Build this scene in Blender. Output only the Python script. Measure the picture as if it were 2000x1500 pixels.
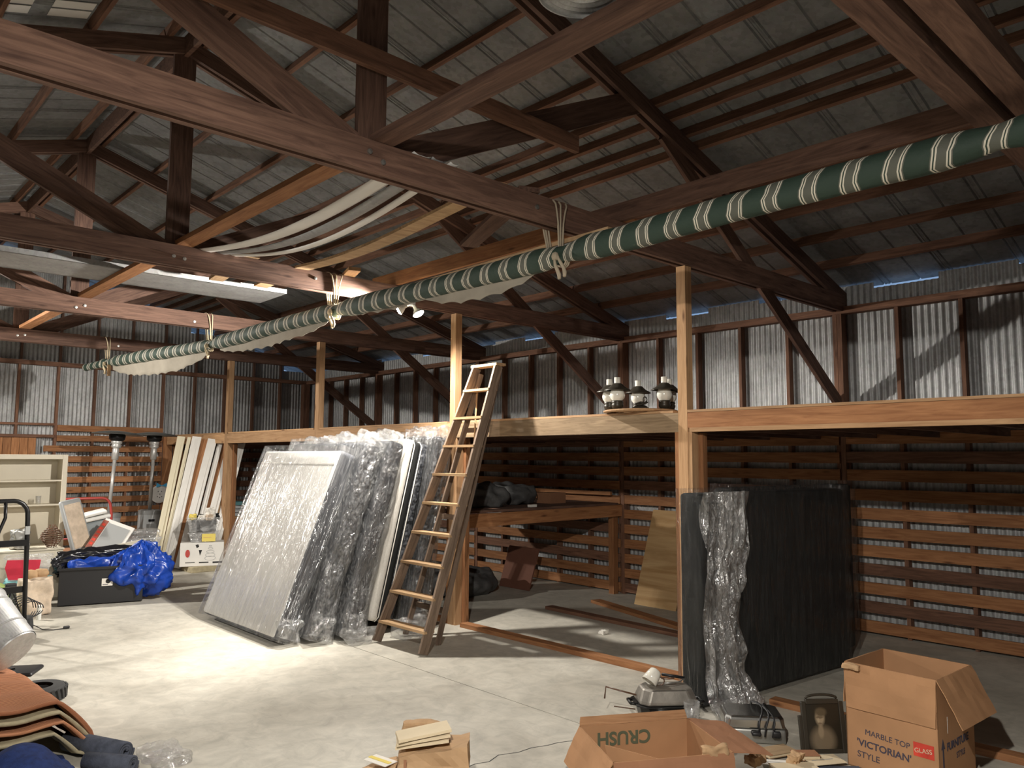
import bpy, bmesh, math, random
from mathutils import Vector, Matrix, noise
R = math.radians
rnd = random.Random(7)
scene = bpy.context.scene
for o in list(bpy.data.objects):
    bpy.data.objects.remove(o)
C = scene.collection

# ------------------------------------------------------------------ camera, world, lamps, exposure
YAW, PITCH, ROLL, CAM_Z, FPX = R(42.955), R(5.398), R(0.282), 1.811, 1519.6
cam = bpy.data.cameras.new('camera')
cam.sensor_fit = 'HORIZONTAL'; cam.sensor_width = 36.0
cam.lens = FPX / 2000.0 * 36.0
cam.clip_start = 0.05; cam.clip_end = 200
cam_ob = bpy.data.objects.new('camera', cam); C.objects.link(cam_ob)
fw = Vector((math.sin(YAW) * math.cos(PITCH), math.cos(YAW) * math.cos(PITCH), math.sin(PITCH)))
rt = Vector((math.cos(YAW), -math.sin(YAW), 0)); up = rt.cross(fw)
r2 = rt * math.cos(ROLL) + up * math.sin(ROLL); u2 = -rt * math.sin(ROLL) + up * math.cos(ROLL)
cam_ob.matrix_world = Matrix(((r2.x, u2.x, -fw.x, 0), (r2.y, u2.y, -fw.y, 0), (r2.z, u2.z, -fw.z, CAM_Z), (0, 0, 0, 1)))
scene.camera = cam_ob

world = bpy.data.worlds.new('world'); scene.world = world; world.use_nodes = True
bg = world.node_tree.nodes['Background']
bg.inputs[0].default_value = (0.32, 0.5, 0.8, 1); bg.inputs[1].default_value = 0.55   # dusk outside

vs = scene.view_settings
vs.view_transform = 'Standard'; vs.look = 'None'; vs.gamma = 1.0; vs.use_curve_mapping = False
vs.exposure = 0.35
LAMP_W = 150.0                      # power of each of the twin flood lamps
# twin flood lamps under the tie beams: A in view, B and C out of frame to the left (lights sit in the lamp builder)
LAMPS = [  # position, then per head: aim, power factor, cone in degrees
    ((4.62, 6.50, 3.328), ((-0.80, 0.85, -0.55), 2.7, 130), ((0.30, -0.45, -0.95), 1.2, 156)),
    ((0.3, 12.62, 3.328), ((0.45, -0.9, -0.75), 1.7, 150), ((0.85, -0.1, -0.9), 1.0, 150)),
    ((0.15, 0.72, 3.328), ((0.6, 0.15, -1.0), 1.3, 150), ((0.25, 0.6, -1.0), 1.2, 150))]

# ------------------------------------------------------------------ materials
MATS = {}
def nt(name):
    m = bpy.data.materials.new(name); m.use_nodes = True
    t = m.node_tree; t.nodes.clear()
    out = t.nodes.new('ShaderNodeOutputMaterial'); b = t.nodes.new('ShaderNodeBsdfPrincipled')
    t.links.new(b.outputs[0], out.inputs[0]); MATS[name] = m
    return m, t, b, out
def N(t, typ, **kw):
    n = t.nodes.new(typ)
    for k, v in kw.items():
        if k in n.inputs: n.inputs[k].default_value = v
        else: setattr(n, k, v)
    return n
def ramp(t, src, stops, interp='LINEAR'):
    n = t.nodes.new('ShaderNodeValToRGB'); n.color_ramp.interpolation = interp
    el = n.color_ramp.elements
    while len(el) < len(stops): el.new(0.5)
    for e, (p, c) in zip(el, stops):
        e.position = p; e.color = (*c, 1) if len(c) == 3 else c
    t.links.new(src, n.inputs[0]); return n
def mixc(t, fac, a, b, mode='MIX'):
    n = t.nodes.new('ShaderNodeMix'); n.data_type = 'RGBA'; n.blend_type = mode
    for i, v in ((0, fac), (6, a), (7, b)):
        if hasattr(v, 'links'): t.links.new(v, n.inputs[i])
        elif isinstance(v, (tuple, list)): n.inputs[i].default_value = (*v[:3], 1)
        else: n.inputs[i].default_value = v
    return n.outputs[2]
def bump(t, b, src, strength=0.3, dist=0.01):
    n = N(t, 'ShaderNodeBump', Strength=strength, Distance=dist)
    t.links.new(src, n.inputs['Height']); t.links.new(n.outputs[0], b.inputs['Normal'])
def objco(t, scale=(1, 1, 1), rand=True, coord='Object'):
    tc = t.nodes.new('ShaderNodeTexCoord'); mp = t.nodes.new('ShaderNodeMapping')
    mp.inputs['Scale'].default_value = scale
    t.links.new(tc.outputs[coord], mp.inputs[0])
    if rand:
        oi = t.nodes.new('ShaderNodeObjectInfo'); ml = N(t, 'ShaderNodeMath', operation='MULTIPLY'); ml.inputs[1].default_value = 37.0
        t.links.new(oi.outputs['Random'], ml.inputs[0]); cb = t.nodes.new('ShaderNodeCombineXYZ')
        for i in range(3): t.links.new(ml.outputs[0], cb.inputs[i])
        t.links.new(cb.outputs[0], mp.inputs['Location'])
    return mp.outputs[0]
def noise_tex(t, vec, scale, detail=4, rough=0.55, dist=0.0):
    n = N(t, 'ShaderNodeTexNoise', Scale=scale, Detail=detail, Roughness=rough, Distortion=dist)
    t.links.new(vec, n.inputs['Vector']); return n.outputs[0]
def plain(name, col, rough=0.6, metal=0.0, var=0.0, scale=6.0, bmp=0.0, emit=None, spec=0.5):
    m, t, b, out = nt(name)
    b.inputs['Roughness'].default_value = rough; b.inputs['Metallic'].default_value = metal
    b.inputs['Specular IOR Level'].default_value = spec
    v = objco(t)
    f = noise_tex(t, v, scale)
    r = ramp(t, f, [(0.3, tuple(max(0, c * (1 - var)) for c in col)), (0.7, tuple(min(1, c * (1 + var)) for c in col))])
    t.links.new(r.outputs[0], b.inputs['Base Color'])
    if bmp: bump(t, b, noise_tex(t, v, scale * 6), bmp, 0.005)
    if emit:
        b.inputs['Emission Color'].default_value = (*emit[0], 1); b.inputs['Emission Strength'].default_value = emit[1]
    return m
def wood(name, dark, light, rough=0.75, tint=0.25, knots=True, grain=38.0):
    m, t, b, out = nt(name)
    b.inputs['Roughness'].default_value = rough; b.inputs['Specular IOR Level'].default_value = 0.25
    v = objco(t, (0.5, 6, 6)); v2 = objco(t, (0.25, 1.5, 1.5))
    g = noise_tex(t, v, grain / 8, 6, 0.6, 1.2)
    r = ramp(t, g, [(0.28, dark), (0.5, tuple((a + c) / 2 for a, c in zip(dark, light))), (0.72, light)])
    big = noise_tex(t, v2, 2.2, 3)
    rb = ramp(t, big, [(0.3, (1 - tint,) * 3), (0.65, (1.0,) * 3)])
    col = mixc(t, 1.0, r.outputs[0], rb.outputs[0], 'MULTIPLY')
    if knots:
        vk = objco(t, (1.1, 4, 4)); vo = N(t, 'ShaderNodeTexVoronoi', Scale=1.6); t.links.new(vk, vo.inputs['Vector'])
        k = ramp(t, vo.outputs['Distance'], [(0.03, (0.25, 0.2, 0.2)), (0.12, (1, 1, 1))])
        col = mixc(t, 0.8, col, k.outputs[0], 'MULTIPLY')
    oi = t.nodes.new('ShaderNodeObjectInfo')
    ro = ramp(t, oi.outputs['Random'], [(0, (0.78, 0.76, 0.76)), (1, (1.15, 1.12, 1.1))])
    col = mixc(t, 1.0, col, ro.outputs[0], 'MULTIPLY')
    t.links.new(col, b.inputs['Base Color'])
    bump(t, b, g, 0.25, 0.004)
    return m
wood('wood_old', (0.080, 0.044, 0.034), (0.245, 0.145, 0.105))
wood('wood_stud', (0.115, 0.058, 0.038), (0.31, 0.165, 0.105))
wood('wood_fir', (0.25, 0.105, 0.045), (0.50, 0.25, 0.115))
wood('wood_new', (0.40, 0.23, 0.115), (0.64, 0.41, 0.225), tint=0.15)
wood('wood_pale', (0.34, 0.21, 0.11), (0.60, 0.42, 0.24), tint=0.2)
wood('wood_grey', (0.12, 0.085, 0.062), (0.30, 0.225, 0.17), tint=0.3)
wood('wood_weather', (0.22, 0.15, 0.085), (0.46, 0.34, 0.21), tint=0.3)
wood('plywood', (0.46, 0.27, 0.11), (0.74, 0.52, 0.27), tint=0.2, knots=True, grain=12)
plain('white_paint', (0.72, 0.70, 0.66), 0.45, var=0.06, scale=3)
plain('cream_paint', (0.66, 0.60, 0.44), 0.45, var=0.05, scale=3)
plain('cream_laminate', (0.62, 0.57, 0.46), 0.5, var=0.03)
plain('black_metal', (0.012, 0.012, 0.013), 0.35, 0.3)
plain('black_plastic', (0.014, 0.014, 0.016), 0.45)
plain('black_film', (0.01, 0.01, 0.012), 0.2, bmp=0.2)
plain('steel', (0.62, 0.62, 0.60), 0.25, 1.0, var=0.06)
plain('steel_bright', (0.66, 0.66, 0.64), 0.4, 0.45, var=0.05)
plain('steel_dull', (0.42, 0.42, 0.40), 0.45, 0.9, var=0.15, scale=9)
plain('cast_iron', (0.012, 0.012, 0.012), 0.4, 0.2)
plain('aged_aluminium', (0.30, 0.28, 0.25), 0.5, 0.7, var=0.3, scale=7, bmp=0.15)
plain('silver_grey', (0.36, 0.37, 0.37), 0.5, 0.2)
plain('card', (0.40, 0.22, 0.115), 0.85, var=0.10, scale=4, bmp=0.05, spec=0.15)
plain('card_inner', (0.34, 0.20, 0.11), 0.85, var=0.1, scale=3, spec=0.15)
plain('card_dark', (0.30, 0.15, 0.085), 0.85, var=0.12, scale=3, spec=0.15)
plain('kraft', (0.46, 0.30, 0.17), 0.8, var=0.12, scale=5, bmp=0.3, spec=0.2)
plain('paper', (0.62, 0.52, 0.36), 0.8, var=0.08)
plain('paper_white', (0.75, 0.72, 0.66), 0.8, var=0.05)
plain('ink_blue', (0.05, 0.045, 0.07), 0.9)
plain('ink_green', (0.10, 0.11, 0.065), 0.9)
plain('ink_red', (0.55, 0.05, 0.03), 0.9, var=0.25, scale=14)
plain('ink_black', (0.02, 0.02, 0.02), 0.9)
plain('rope', (0.62, 0.52, 0.35), 0.9, bmp=0.4, scale=30)
plain('rope_grey', (0.36, 0.30, 0.22), 0.9, bmp=0.4, scale=30)
plain('canvas', (0.30, 0.27, 0.22), 0.9, var=0.1)
plain('teal', (0.10, 0.25, 0.27), 0.6, var=0.1)
plain('teal_lid', (0.16, 0.42, 0.44), 0.5)
plain('blue_tarp', (0.010, 0.050, 0.33), 0.3, var=0.35, scale=7, bmp=0.3)
plain('blue_card', (0.08, 0.42, 0.72), 0.8)
plain('red_cloth', (0.62, 0.03, 0.07), 0.7, var=0.1)
plain('red_paint', (0.45, 0.06, 0.05), 0.4)
plain('red_brown', (0.26, 0.085, 0.06), 0.5, var=0.1)
plain('yellow_paper', (0.72, 0.58, 0.14), 0.8)
plain('green_cloth', (0.22, 0.30, 0.08), 0.8, var=0.3)
plain('grey_bin', (0.20, 0.23, 0.24), 0.4)
plain('white_plastic', (0.78, 0.78, 0.74), 0.4)
plain('grey_white', (0.50, 0.52, 0.53), 0.4)
plain('rubber', (0.025, 0.025, 0.025), 0.8, bmp=0.3)
plain('black_fabric', (0.018, 0.019, 0.019), 0.85, var=0.1, spec=0.2)
plain('navy_fabric', (0.025, 0.028, 0.036), 0.75, var=0.2)
plain('grey_fabric', (0.64, 0.63, 0.60), 0.8, var=0.04, bmp=0.05)
plain('knit_white', (0.74, 0.71, 0.65), 0.85, var=0.08, scale=60, bmp=0.4)
plain('blue_rug', (0.012, 0.030, 0.13), 0.95, var=0.3, scale=30, bmp=0.5)
plain('grey_rug', (0.07, 0.08, 0.11), 0.95, var=0.3, scale=20, bmp=0.5)
plain('tan_pad', (0.36, 0.31, 0.20), 0.95, var=0.15, scale=20, bmp=0.4)
plain('brown_bead', (0.12, 0.06, 0.035), 0.3, var=0.3)
plain('tan_bag', (0.58, 0.47, 0.36), 0.7, var=0.2, scale=12, bmp=0.4)
plain('dark_shade', (0.045, 0.038, 0.028), 0.4, 0.3)
plain('milk_glass', (0.80, 0.78, 0.70), 0.15, var=0.04)
plain('grey_bundle', (0.09, 0.09, 0.09), 0.6, var=0.4, scale=9, bmp=0.4)
plain('brown_board', (0.16, 0.065, 0.04), 0.8, var=0.1)
plain('bulb_glow', (1, 0.9, 0.75), 0.3, emit=((1, 0.88, 0.70), 60.0))

# orange ribbed moving blanket
m, t, b, out = nt('rust_blanket')
v = objco(t, (1, 1, 1), False)
w = N(t, 'ShaderNodeTexWave', Scale=22.0, Distortion=1.5, Detail=2.0); w.bands_direction = 'Y'; t.links.new(v, w.inputs['Vector'])
r = ramp(t, w.outputs[0], [(0, (0.30, 0.115, 0.055)), (1, (0.52, 0.235, 0.12))])
t.links.new(r.outputs[0], b.inputs['Base Color']); b.inputs['Roughness'].default_value = 0.95
bump(t, b, w.outputs[0], 0.6, 0.01)

# concrete slab
m, t, b, out = nt('concrete')
v = objco(t, (1, 1, 1), False)
n1 = noise_tex(t, v, 0.7, 5, 0.6, 0.6); n2 = noise_tex(t, v, 6.0, 6, 0.65, 0.8); n3 = noise_tex(t, v, 60, 3)
r1 = ramp(t, n1, [(0.3, (0.38, 0.355, 0.305)), (0.7, (0.60, 0.575, 0.51))])
r2n = ramp(t, n2, [(0.3, (0.78, 0.78, 0.77)), (0.65, (1.06, 1.05, 1.03))])
col = mixc(t, 1.0, r1.outputs[0], r2n.outputs[0], 'MULTIPLY')
mp = objco(t, (3.0, 0.8, 1), False); n4 = noise_tex(t, mp, 3.0, 6, 0.7, 2.5)
r4 = ramp(t, n4, [(0.55, (1, 1, 1)), (0.75, (0.80, 0.80, 0.80))])
col = mixc(t, 0.8, col, r4.outputs[0], 'MULTIPLY')
t.links.new(col, b.inputs['Base Color']); b.inputs['Roughness'].default_value = 0.62
bump(t, b, n3, 0.06, 0.003)

# galvanised corrugated steel and roof sheets
def galv(name, a, c, rough, metal, sc):
    m, t, b, out = nt(name)
    v = objco(t, (1, 1, 0.6)); n1 = noise_tex(t, v, sc, 6, 0.7); vo = N(t, 'ShaderNodeTexVoronoi', Scale=sc * 9); t.links.new(v, vo.inputs['Vector'])
    r = ramp(t, n1, [(0.3, a), (0.7, c)])
    col = mixc(t, 0.25, r.outputs[0], vo.outputs['Color'], 'SOFT_LIGHT')
    hs = N(t, 'ShaderNodeHueSaturation', Saturation=0.15); t.links.new(col, hs.inputs['Color'])
    t.links.new(hs.outputs[0], b.inputs['Base Color']); b.inputs['Roughness'].default_value = rough; b.inputs['Metallic'].default_value = metal
    return m
galv('galvanised', (0.26, 0.295, 0.31), (0.45, 0.49, 0.505), 0.5, 0.25, 5)
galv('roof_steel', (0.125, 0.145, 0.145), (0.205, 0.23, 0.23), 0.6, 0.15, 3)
galv('zinc', (0.38, 0.40, 0.395), (0.56, 0.58, 0.57), 0.42, 0.45, 9)
galv('grey_trim', (0.20, 0.205, 0.20), (0.30, 0.305, 0.295), 0.5, 0.2, 4)

# awning fabric: green with pairs of cream lines, along the roll (UV.x = metres)
m, t, b, out = nt('awning_fabric')
uv = t.nodes.new('ShaderNodeUVMap'); sx = t.nodes.new('ShaderNodeSeparateXYZ'); t.links.new(uv.outputs[0], sx.inputs[0])
md = N(t, 'ShaderNodeMath', operation='FRACT'); dv = N(t, 'ShaderNodeMath', operation='DIVIDE'); dv.inputs[1].default_value = 0.215
t.links.new(sx.outputs[0], dv.inputs[0]); t.links.new(dv.outputs[0], md.inputs[0])
G = (0.022, 0.044, 0.031); O = (0.10, 0.105, 0.085); W = (0.66, 0.62, 0.52)
r = ramp(t, md.outputs[0], [(0, G), (0.26, O), (0.29, W), (0.325, G), (0.355, W), (0.39, O), (0.60, W), (0.635, G), (0.665, W), (0.70, O), (0.73, G)], 'CONSTANT')
t.links.new(r.outputs[0], b.inputs['Base Color']); b.inputs['Roughness'].default_value = 0.7
wv = objco(t, (9, 9, 9), False); bump(t, b, noise_tex(t, wv, 2.0, 4), 0.35, 0.02)

# thin clear film
def film(name, white, gl, sc):
    m, t, b, out = nt(name)
    t.nodes.remove(b)
    tr = N(t, 'ShaderNodeBsdfTransparent', Color=(0.97, 0.97, 0.97, 1)); df = N(t, 'ShaderNodeBsdfDiffuse', Color=(0.85, 0.86, 0.86, 1))
    gs = N(t, 'ShaderNodeBsdfGlossy', Color=(1, 1, 1, 1), Roughness=0.14)
    v = objco(t, sc, True); n1 = noise_tex(t, v, 2.2, 4, 0.6, 1.6)
    bp = N(t, 'ShaderNodeBump', Strength=0.9, Distance=0.05); t.links.new(n1, bp.inputs['Height'])
    t.links.new(bp.outputs[0], gs.inputs['Normal']); t.links.new(bp.outputs[0], df.inputs['Normal'])
    n2 = noise_tex(t, v, 3.5, 5, 0.65, 2.0)
    rr = ramp(t, n2, [(0.45, (white * 0.35,) * 3), (0.75, (min(1, white * 2.4),) * 3)])
    m1 = t.nodes.new('ShaderNodeMixShader'); t.links.new(rr.outputs[0], m1.inputs[0]); t.links.new(tr.outputs[0], m1.inputs[1]); t.links.new(df.outputs[0], m1.inputs[2])
    lw = N(t, 'ShaderNodeLayerWeight', Blend=0.25); t.links.new(bp.outputs[0], lw.inputs['Normal'])
    mu = N(t, 'ShaderNodeMath', operation='MULTIPLY_ADD'); mu.inputs[1].default_value = 0.35; mu.inputs[2].default_value = gl
    t.links.new(lw.outputs['Fresnel'], mu.inputs[0])
    m2 = t.nodes.new('ShaderNodeMixShader'); t.links.new(mu.outputs[0], m2.inputs[0]); t.links.new(m1.outputs[0], m2.inputs[1]); t.links.new(gs.outputs[0], m2.inputs[2])
    t.links.new(m2.outputs[0], out.inputs[0]); return m
film('film_clear', 0.07, 0.13, (5.0, 5.0, 0.45))
film('film_loose', 0.11, 0.12, (5, 5, 2.5))
film('film_thin', 0.012, 0.02, (4, 4, 0.7))
film('clear_plastic', 0.16, 0.05, (1, 1, 1))
m, t, b, out = nt('glass')
b.inputs['Base Color'].default_value = (0.95, 0.97, 0.96, 1); b.inputs['Roughness'].default_value = 0.02
b.inputs['Transmission Weight'].default_value = 1.0; b.inputs['IOR'].default_value = 1.3
# quilted dark mattress panel
m, t, b, out = nt('quilted')
v = objco(t, (1, 1, 1), False)
w = N(t, 'ShaderNodeTexWave', Scale=6.0, Distortion=4.0, Detail=1.0); w.inputs['Detail Scale'].default_value = 2.0; t.links.new(v, w.inputs['Vector'])
n2 = noise_tex(t, v, 40, 3)
r = ramp(t, n2, [(0.4, (0.02, 0.022, 0.028)), (0.7, (0.10, 0.105, 0.115))])
t.links.new(r.outputs[0], b.inputs['Base Color']); b.inputs['Roughness'].default_value = 0.5
bump(t, b, w.outputs[0], 0.8, 0.02)
# sepia portrait print, built from soft blobs (flat print)
m, t, b, out = nt('portrait_print')
tc = t.nodes.new('ShaderNodeTexCoord')
def blob(cx, cz, rx, rz):
    mp = t.nodes.new('ShaderNodeMapping'); mp.vector_type = 'POINT'
    mp.inputs['Location'].default_value = (-cx / rx, 0, -cz / rz); mp.inputs['Scale'].default_value = (1 / rx, 0, 1 / rz)
    t.links.new(tc.outputs['Object'], mp.inputs[0])
    ln = N(t, 'ShaderNodeVectorMath', operation='LENGTH'); t.links.new(mp.outputs[0], ln.inputs[0])
    return ramp(t, ln.outputs['Value'], [(0.55, (1, 1, 1)), (1.0, (0, 0, 0))]).outputs[0]
col = mixc(t, blob(-0.01, 0.075, 0.095, 0.10), (0.022, 0.018, 0.012), (0.17, 0.13, 0.085))
col = mixc(t, blob(-0.02, 0.125, 0.022, 0.05), col, (0.26, 0.20, 0.13))
col = mixc(t, blob(-0.02, 0.205, 0.036, 0.055), col, (0.32, 0.25, 0.165))
col = mixc(t, blob(-0.012, 0.237, 0.045, 0.033), col, (0.10, 0.075, 0.045))
col = mixc(t, blob(-0.022, 0.207, 0.030, 0.010), col, (0.15, 0.11, 0.07))
col = mixc(t, blob(-0.030, 0.190, 0.008, 0.016), col, (0.38, 0.30, 0.20))
col = mixc(t, blob(-0.022, 0.172, 0.016, 0.006), col, (0.17, 0.12, 0.08))
t.links.new(col, b.inputs['Base Color']); b.inputs['Roughness'].default_value = 0.3

# ------------------------------------------------------------------ mesh helpers
class MB:
    def __init__(s): s.v = []; s.f = []; s.uv = None
    def add(s, vs, fs):
        n = len(s.v); s.v += [tuple(p) for p in vs]; s.f += [tuple(i + n for i in f) for f in fs]; return s
    def box(s, x0, x1, y0, y1, z0, z1, M=None):
        vs = [Vector((x, y, z)) for x in (x0, x1) for y in (y0, y1) for z in (z0, z1)]
        if M: vs = [M @ p for p in vs]
        return s.add(vs, [(0, 1, 3, 2), (4, 6, 7, 5), (0, 4, 5, 1), (2, 3, 7, 6), (0, 2, 6, 4), (1, 5, 7, 3)])
    def lathe(s, prof, n=24, M=None, cap=True):
        vs, fs = [], []
        for r, z in prof:
            for i in range(n):
                a = 2 * math.pi * i / n; p = Vector((r * math.cos(a), r * math.sin(a), z)); vs.append(M @ p if M else p)
        for k in range(len(prof) - 1):
            for i in range(n):
                j = (i + 1) % n; fs.append((k * n + i, k * n + j, (k + 1) * n + j, (k + 1) * n + i))
        if cap:
            fs.append(tuple(range(n))[::-1]); fs.append(tuple((len(prof) - 1) * n + i for i in range(n)))
        return s.add(vs, fs)
    def tube(s, pts, r, n=8, cap=True):
        pts = [Vector(p) for p in pts]; vs, fs = [], []; prev = None
        for i, p in enumerate(pts):
            d = (pts[min(i + 1, len(pts) - 1)] - pts[max(i - 1, 0)]).normalized()
            a = prev if prev is not None else (Vector((0, 0, 1)) if abs(d.z) < 0.9 else Vector((1, 0, 0)))
            a = (a - d * a.dot(d)).normalized(); prev = a; c = d.cross(a)
            rr = r[i] if isinstance(r, (list, tuple)) else r
            for k in range(n):
                th = 2 * math.pi * k / n; vs.append(p + a * (rr * math.cos(th)) + c * (rr * math.sin(th)))
        for i in range(len(pts) - 1):
            for k in range(n):
                j = (k + 1) % n; fs.append((i * n + k, i * n + j, (i + 1) * n + j, (i + 1) * n + k))
        if cap: fs.append(tuple(range(n))[::-1]); fs.append(tuple((len(pts) - 1) * n + k for k in range(n)))
        return s.add(vs, fs)
    def grid(s, fn, nu, nv):
        vs = [fn(i / nu, j / nv) for i in range(nu + 1) for j in range(nv + 1)]
        return s.add(vs, [(i * (nv + 1) + j, (i + 1) * (nv + 1) + j, (i + 1) * (nv + 1) + j + 1, i * (nv + 1) + j + 1) for i in range(nu) for j in range(nv)])
    def prism(s, poly, y0, y1, M=None):      # poly in x,z
        n = len(poly); vs = [Vector((x, y, z)) for y in (y0, y1) for x, z in poly]
        if M: vs = [M @ p for p in vs]
        return s.add(vs, [tuple(range(n)), tuple(range(2 * n - 1, n - 1, -1))] + [(i, n + i, n + (i + 1) % n, (i + 1) % n) for i in range(n)])
    def mesh(s, name):
        me = bpy.data.meshes.new(name); me.from_pydata(s.v, [], s.f); me.update()
        bm = bmesh.new(); bm.from_mesh(me); bmesh.ops.recalc_face_normals(bm, faces=bm.faces); bm.to_mesh(me); bm.free()
        return me
    def build(s, name, mat, parent=None, M=None, smooth=False, thick=0, bevel=0):
        return link(name, s.mesh(name), mat, parent, M, smooth, thick, bevel)
def link(name, me, mat, parent=None, M=None, smooth=False, thick=0, bevel=0):
    if mat and not me.materials: me.materials.append(MATS[mat])
    if smooth:
        for p in me.polygons: p.use_smooth = True
    o = bpy.data.objects.new(name, me); C.objects.link(o)
    if parent: o.parent = parent
    if M is not None: o.matrix_local = M
    if thick:
        md = o.modifiers.new('thick', 'SOLIDIFY'); md.thickness = thick; md.offset = 0
    if bevel:
        md = o.modifiers.new('bevel', 'BEVEL'); md.width = bevel; md.segments = 2; md.limit_method = 'ANGLE'
    return o
def thing(name, label, cat, loc=(0, 0, 0), rz=0.0, group=None, kind=None):
    o = bpy.data.objects.new(name, None); C.objects.link(o); o.empty_display_size = 0.1
    o.location = loc; o.rotation_euler = (0, 0, rz)
    return tag(o, label, cat, group, kind)
def tag(o, label=None, cat=None, group=None, kind=None):
    if label: o['label'] = label
    if cat: o['category'] = cat
    if group: o['group'] = group
    if kind: o['kind'] = kind
    return o
def struct(name, parent_loc=(0, 0, 0), label=None):
    o = bpy.data.objects.new(name, None); C.objects.link(o); o.location = parent_loc; o['kind'] = 'structure'
    if label: o['label'] = label
    return o
CACHE = {}
def box_mesh(L, w, t):
    k = (round(L, 3), round(w, 3), round(t, 3))
    if k not in CACHE: CACHE[k] = MB().box(0, L, -w / 2, w / 2, -t / 2, t / 2).mesh('plank_mesh')
    return CACHE[k]
def frame(p0, p1, upv=(0, 0, 1)):
    p0, p1 = Vector(p0), Vector(p1); x = (p1 - p0).normalized(); z = Vector(upv)
    if abs(x.dot(z.normalized())) > 0.98: z = Vector((1, 0, 0))
    z = (z - x * z.dot(x)).normalized(); y = z.cross(x)
    return Matrix(((x.x, y.x, z.x, p0.x), (x.y, y.y, z.y, p0.y), (x.z, y.z, z.z, p0.z), (0, 0, 0, 1)))
def plank(name, p0, p1, w, t, mat, parent=None, upv=(0, 0, 1), bevel=0):
    """board from p0 to p1 (world), w across (local y), t along upv (local z)"""
    L = (Vector(p1) - Vector(p0)).length
    base = box_mesh(L, w, t); key = (base.name, mat)
    if key not in CACHE:
        me = base.copy(); me.materials.append(MATS[mat]); CACHE[key] = me
    M = frame(p0, p1, upv)
    if parent is not None: M = parent.matrix_basis.inverted() @ M
    o = bpy.data.objects.new(name, CACHE[key]); C.objects.link(o)
    if parent is not None: o.parent = parent
    o.matrix_local = M
    if bevel:
        md = o.modifiers.new('bevel', 'BEVEL'); md.width = bevel; md.segments = 2
    return o
def text_mesh(name, s, size, mat, parent, M, ext=0.0006, bold=0.0, align='LEFT'):
    cu = bpy.data.curves.new(name, 'FONT'); cu.body = s; cu.size = size; cu.extrude = ext; cu.offset = bold; cu.align_x = align
    ob = bpy.data.objects.new(name, cu); C.objects.link(ob)
    dg = bpy.context.evaluated_depsgraph_get(); me = bpy.data.meshes.new_from_object(ob.evaluated_get(dg))
    bpy.data.objects.remove(ob); bpy.data.curves.remove(cu)
    me.materials.clear()
    return link(name, me, mat, parent, M)
def T(x, y, z): return Matrix.Translation((x, y, z))
def RX(a): return Matrix.Rotation(R(a), 4, 'X')
def RY(a): return Matrix.Rotation(R(a), 4, 'Y')
def RZ(a): return Matrix.Rotation(R(a), 4, 'Z')
def nz(p, s, k=0.0): return noise.noise(Vector(p) * s + Vector((k, k * 1.7, k * 0.3)))
def rbox(x0, x1, y0, y1, z0, z1, r=0.05, seg=4):
    bm = bmesh.new(); bmesh.ops.create_cube(bm, size=1)
    for v in bm.verts:
        v.co = Vector(((x0 + x1) / 2 + v.co.x * (x1 - x0), (y0 + y1) / 2 + v.co.y * (y1 - y0), (z0 + z1) / 2 + v.co.z * (z1 - z0)))
    bmesh.ops.bevel(bm, geom=bm.edges[:], offset=r, segments=seg, affect='EDGES', profile=0.5)
    me = bpy.data.meshes.new('rounded'); bm.to_mesh(me); bm.free(); return me
def crumple(x0, x1, y0, y1, z0, z1, amp, sc, cuts=14, key=0.0, stretch=(1, 1, 1), r=0.0, sphere=0.0):
    """closed crumpled bag-like box"""
    bm = bmesh.new(); bmesh.ops.create_cube(bm, size=1)
    bmesh.ops.subdivide_edges(bm, edges=bm.edges[:], cuts=cuts, use_grid_fill=True)
    ce = Vector(((x0 + x1) / 2, (y0 + y1) / 2, (z0 + z1) / 2)); h = Vector((x1 - x0, y1 - y0, z1 - z0))
    for v in bm.verts:
        q = v.co.copy()
        if sphere: q = q.lerp(q.normalized() * 0.62, sphere)
        p = Vector((ce.x + q.x * h.x, ce.y + q.y * h.y, ce.z + q.z * h.z)); n = q.normalized()
        sp = Vector((p.x * stretch[0], p.y * stretch[1], p.z * stretch[2]))
        d = amp * (noise.noise(sp * sc + Vector((key, 0, 0))) + 0.5 * noise.noise(sp * sc * 2.3 + Vector((0, key, 3))))
        p = p + n * d
        if p.z < z0 + 0.002: p.z = z0 + 0.002
        v.co = p
    me = bpy.data.meshes.new('crumpled'); bm.to_mesh(me); bm.free(); return me
# ------------------------------------------------------------------ the setting
TR = [-2.35, 1.0, 3.75, 6.8, 9.85, 12.9]      # truss planes
XW, YE, XL, YF = 8.40, 15.73, -3.68, -3.4      # inner faces of the stud walls
XR = 2.36                                       # ridge line
XP = 5.424                                      # front face of the loft posts
def roof_z(x): return 3.60 + 0.30 * (8.4 - x) if x >= XR else 3.60 + 0.30 * (x - (2 * XR - 8.4))

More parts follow.
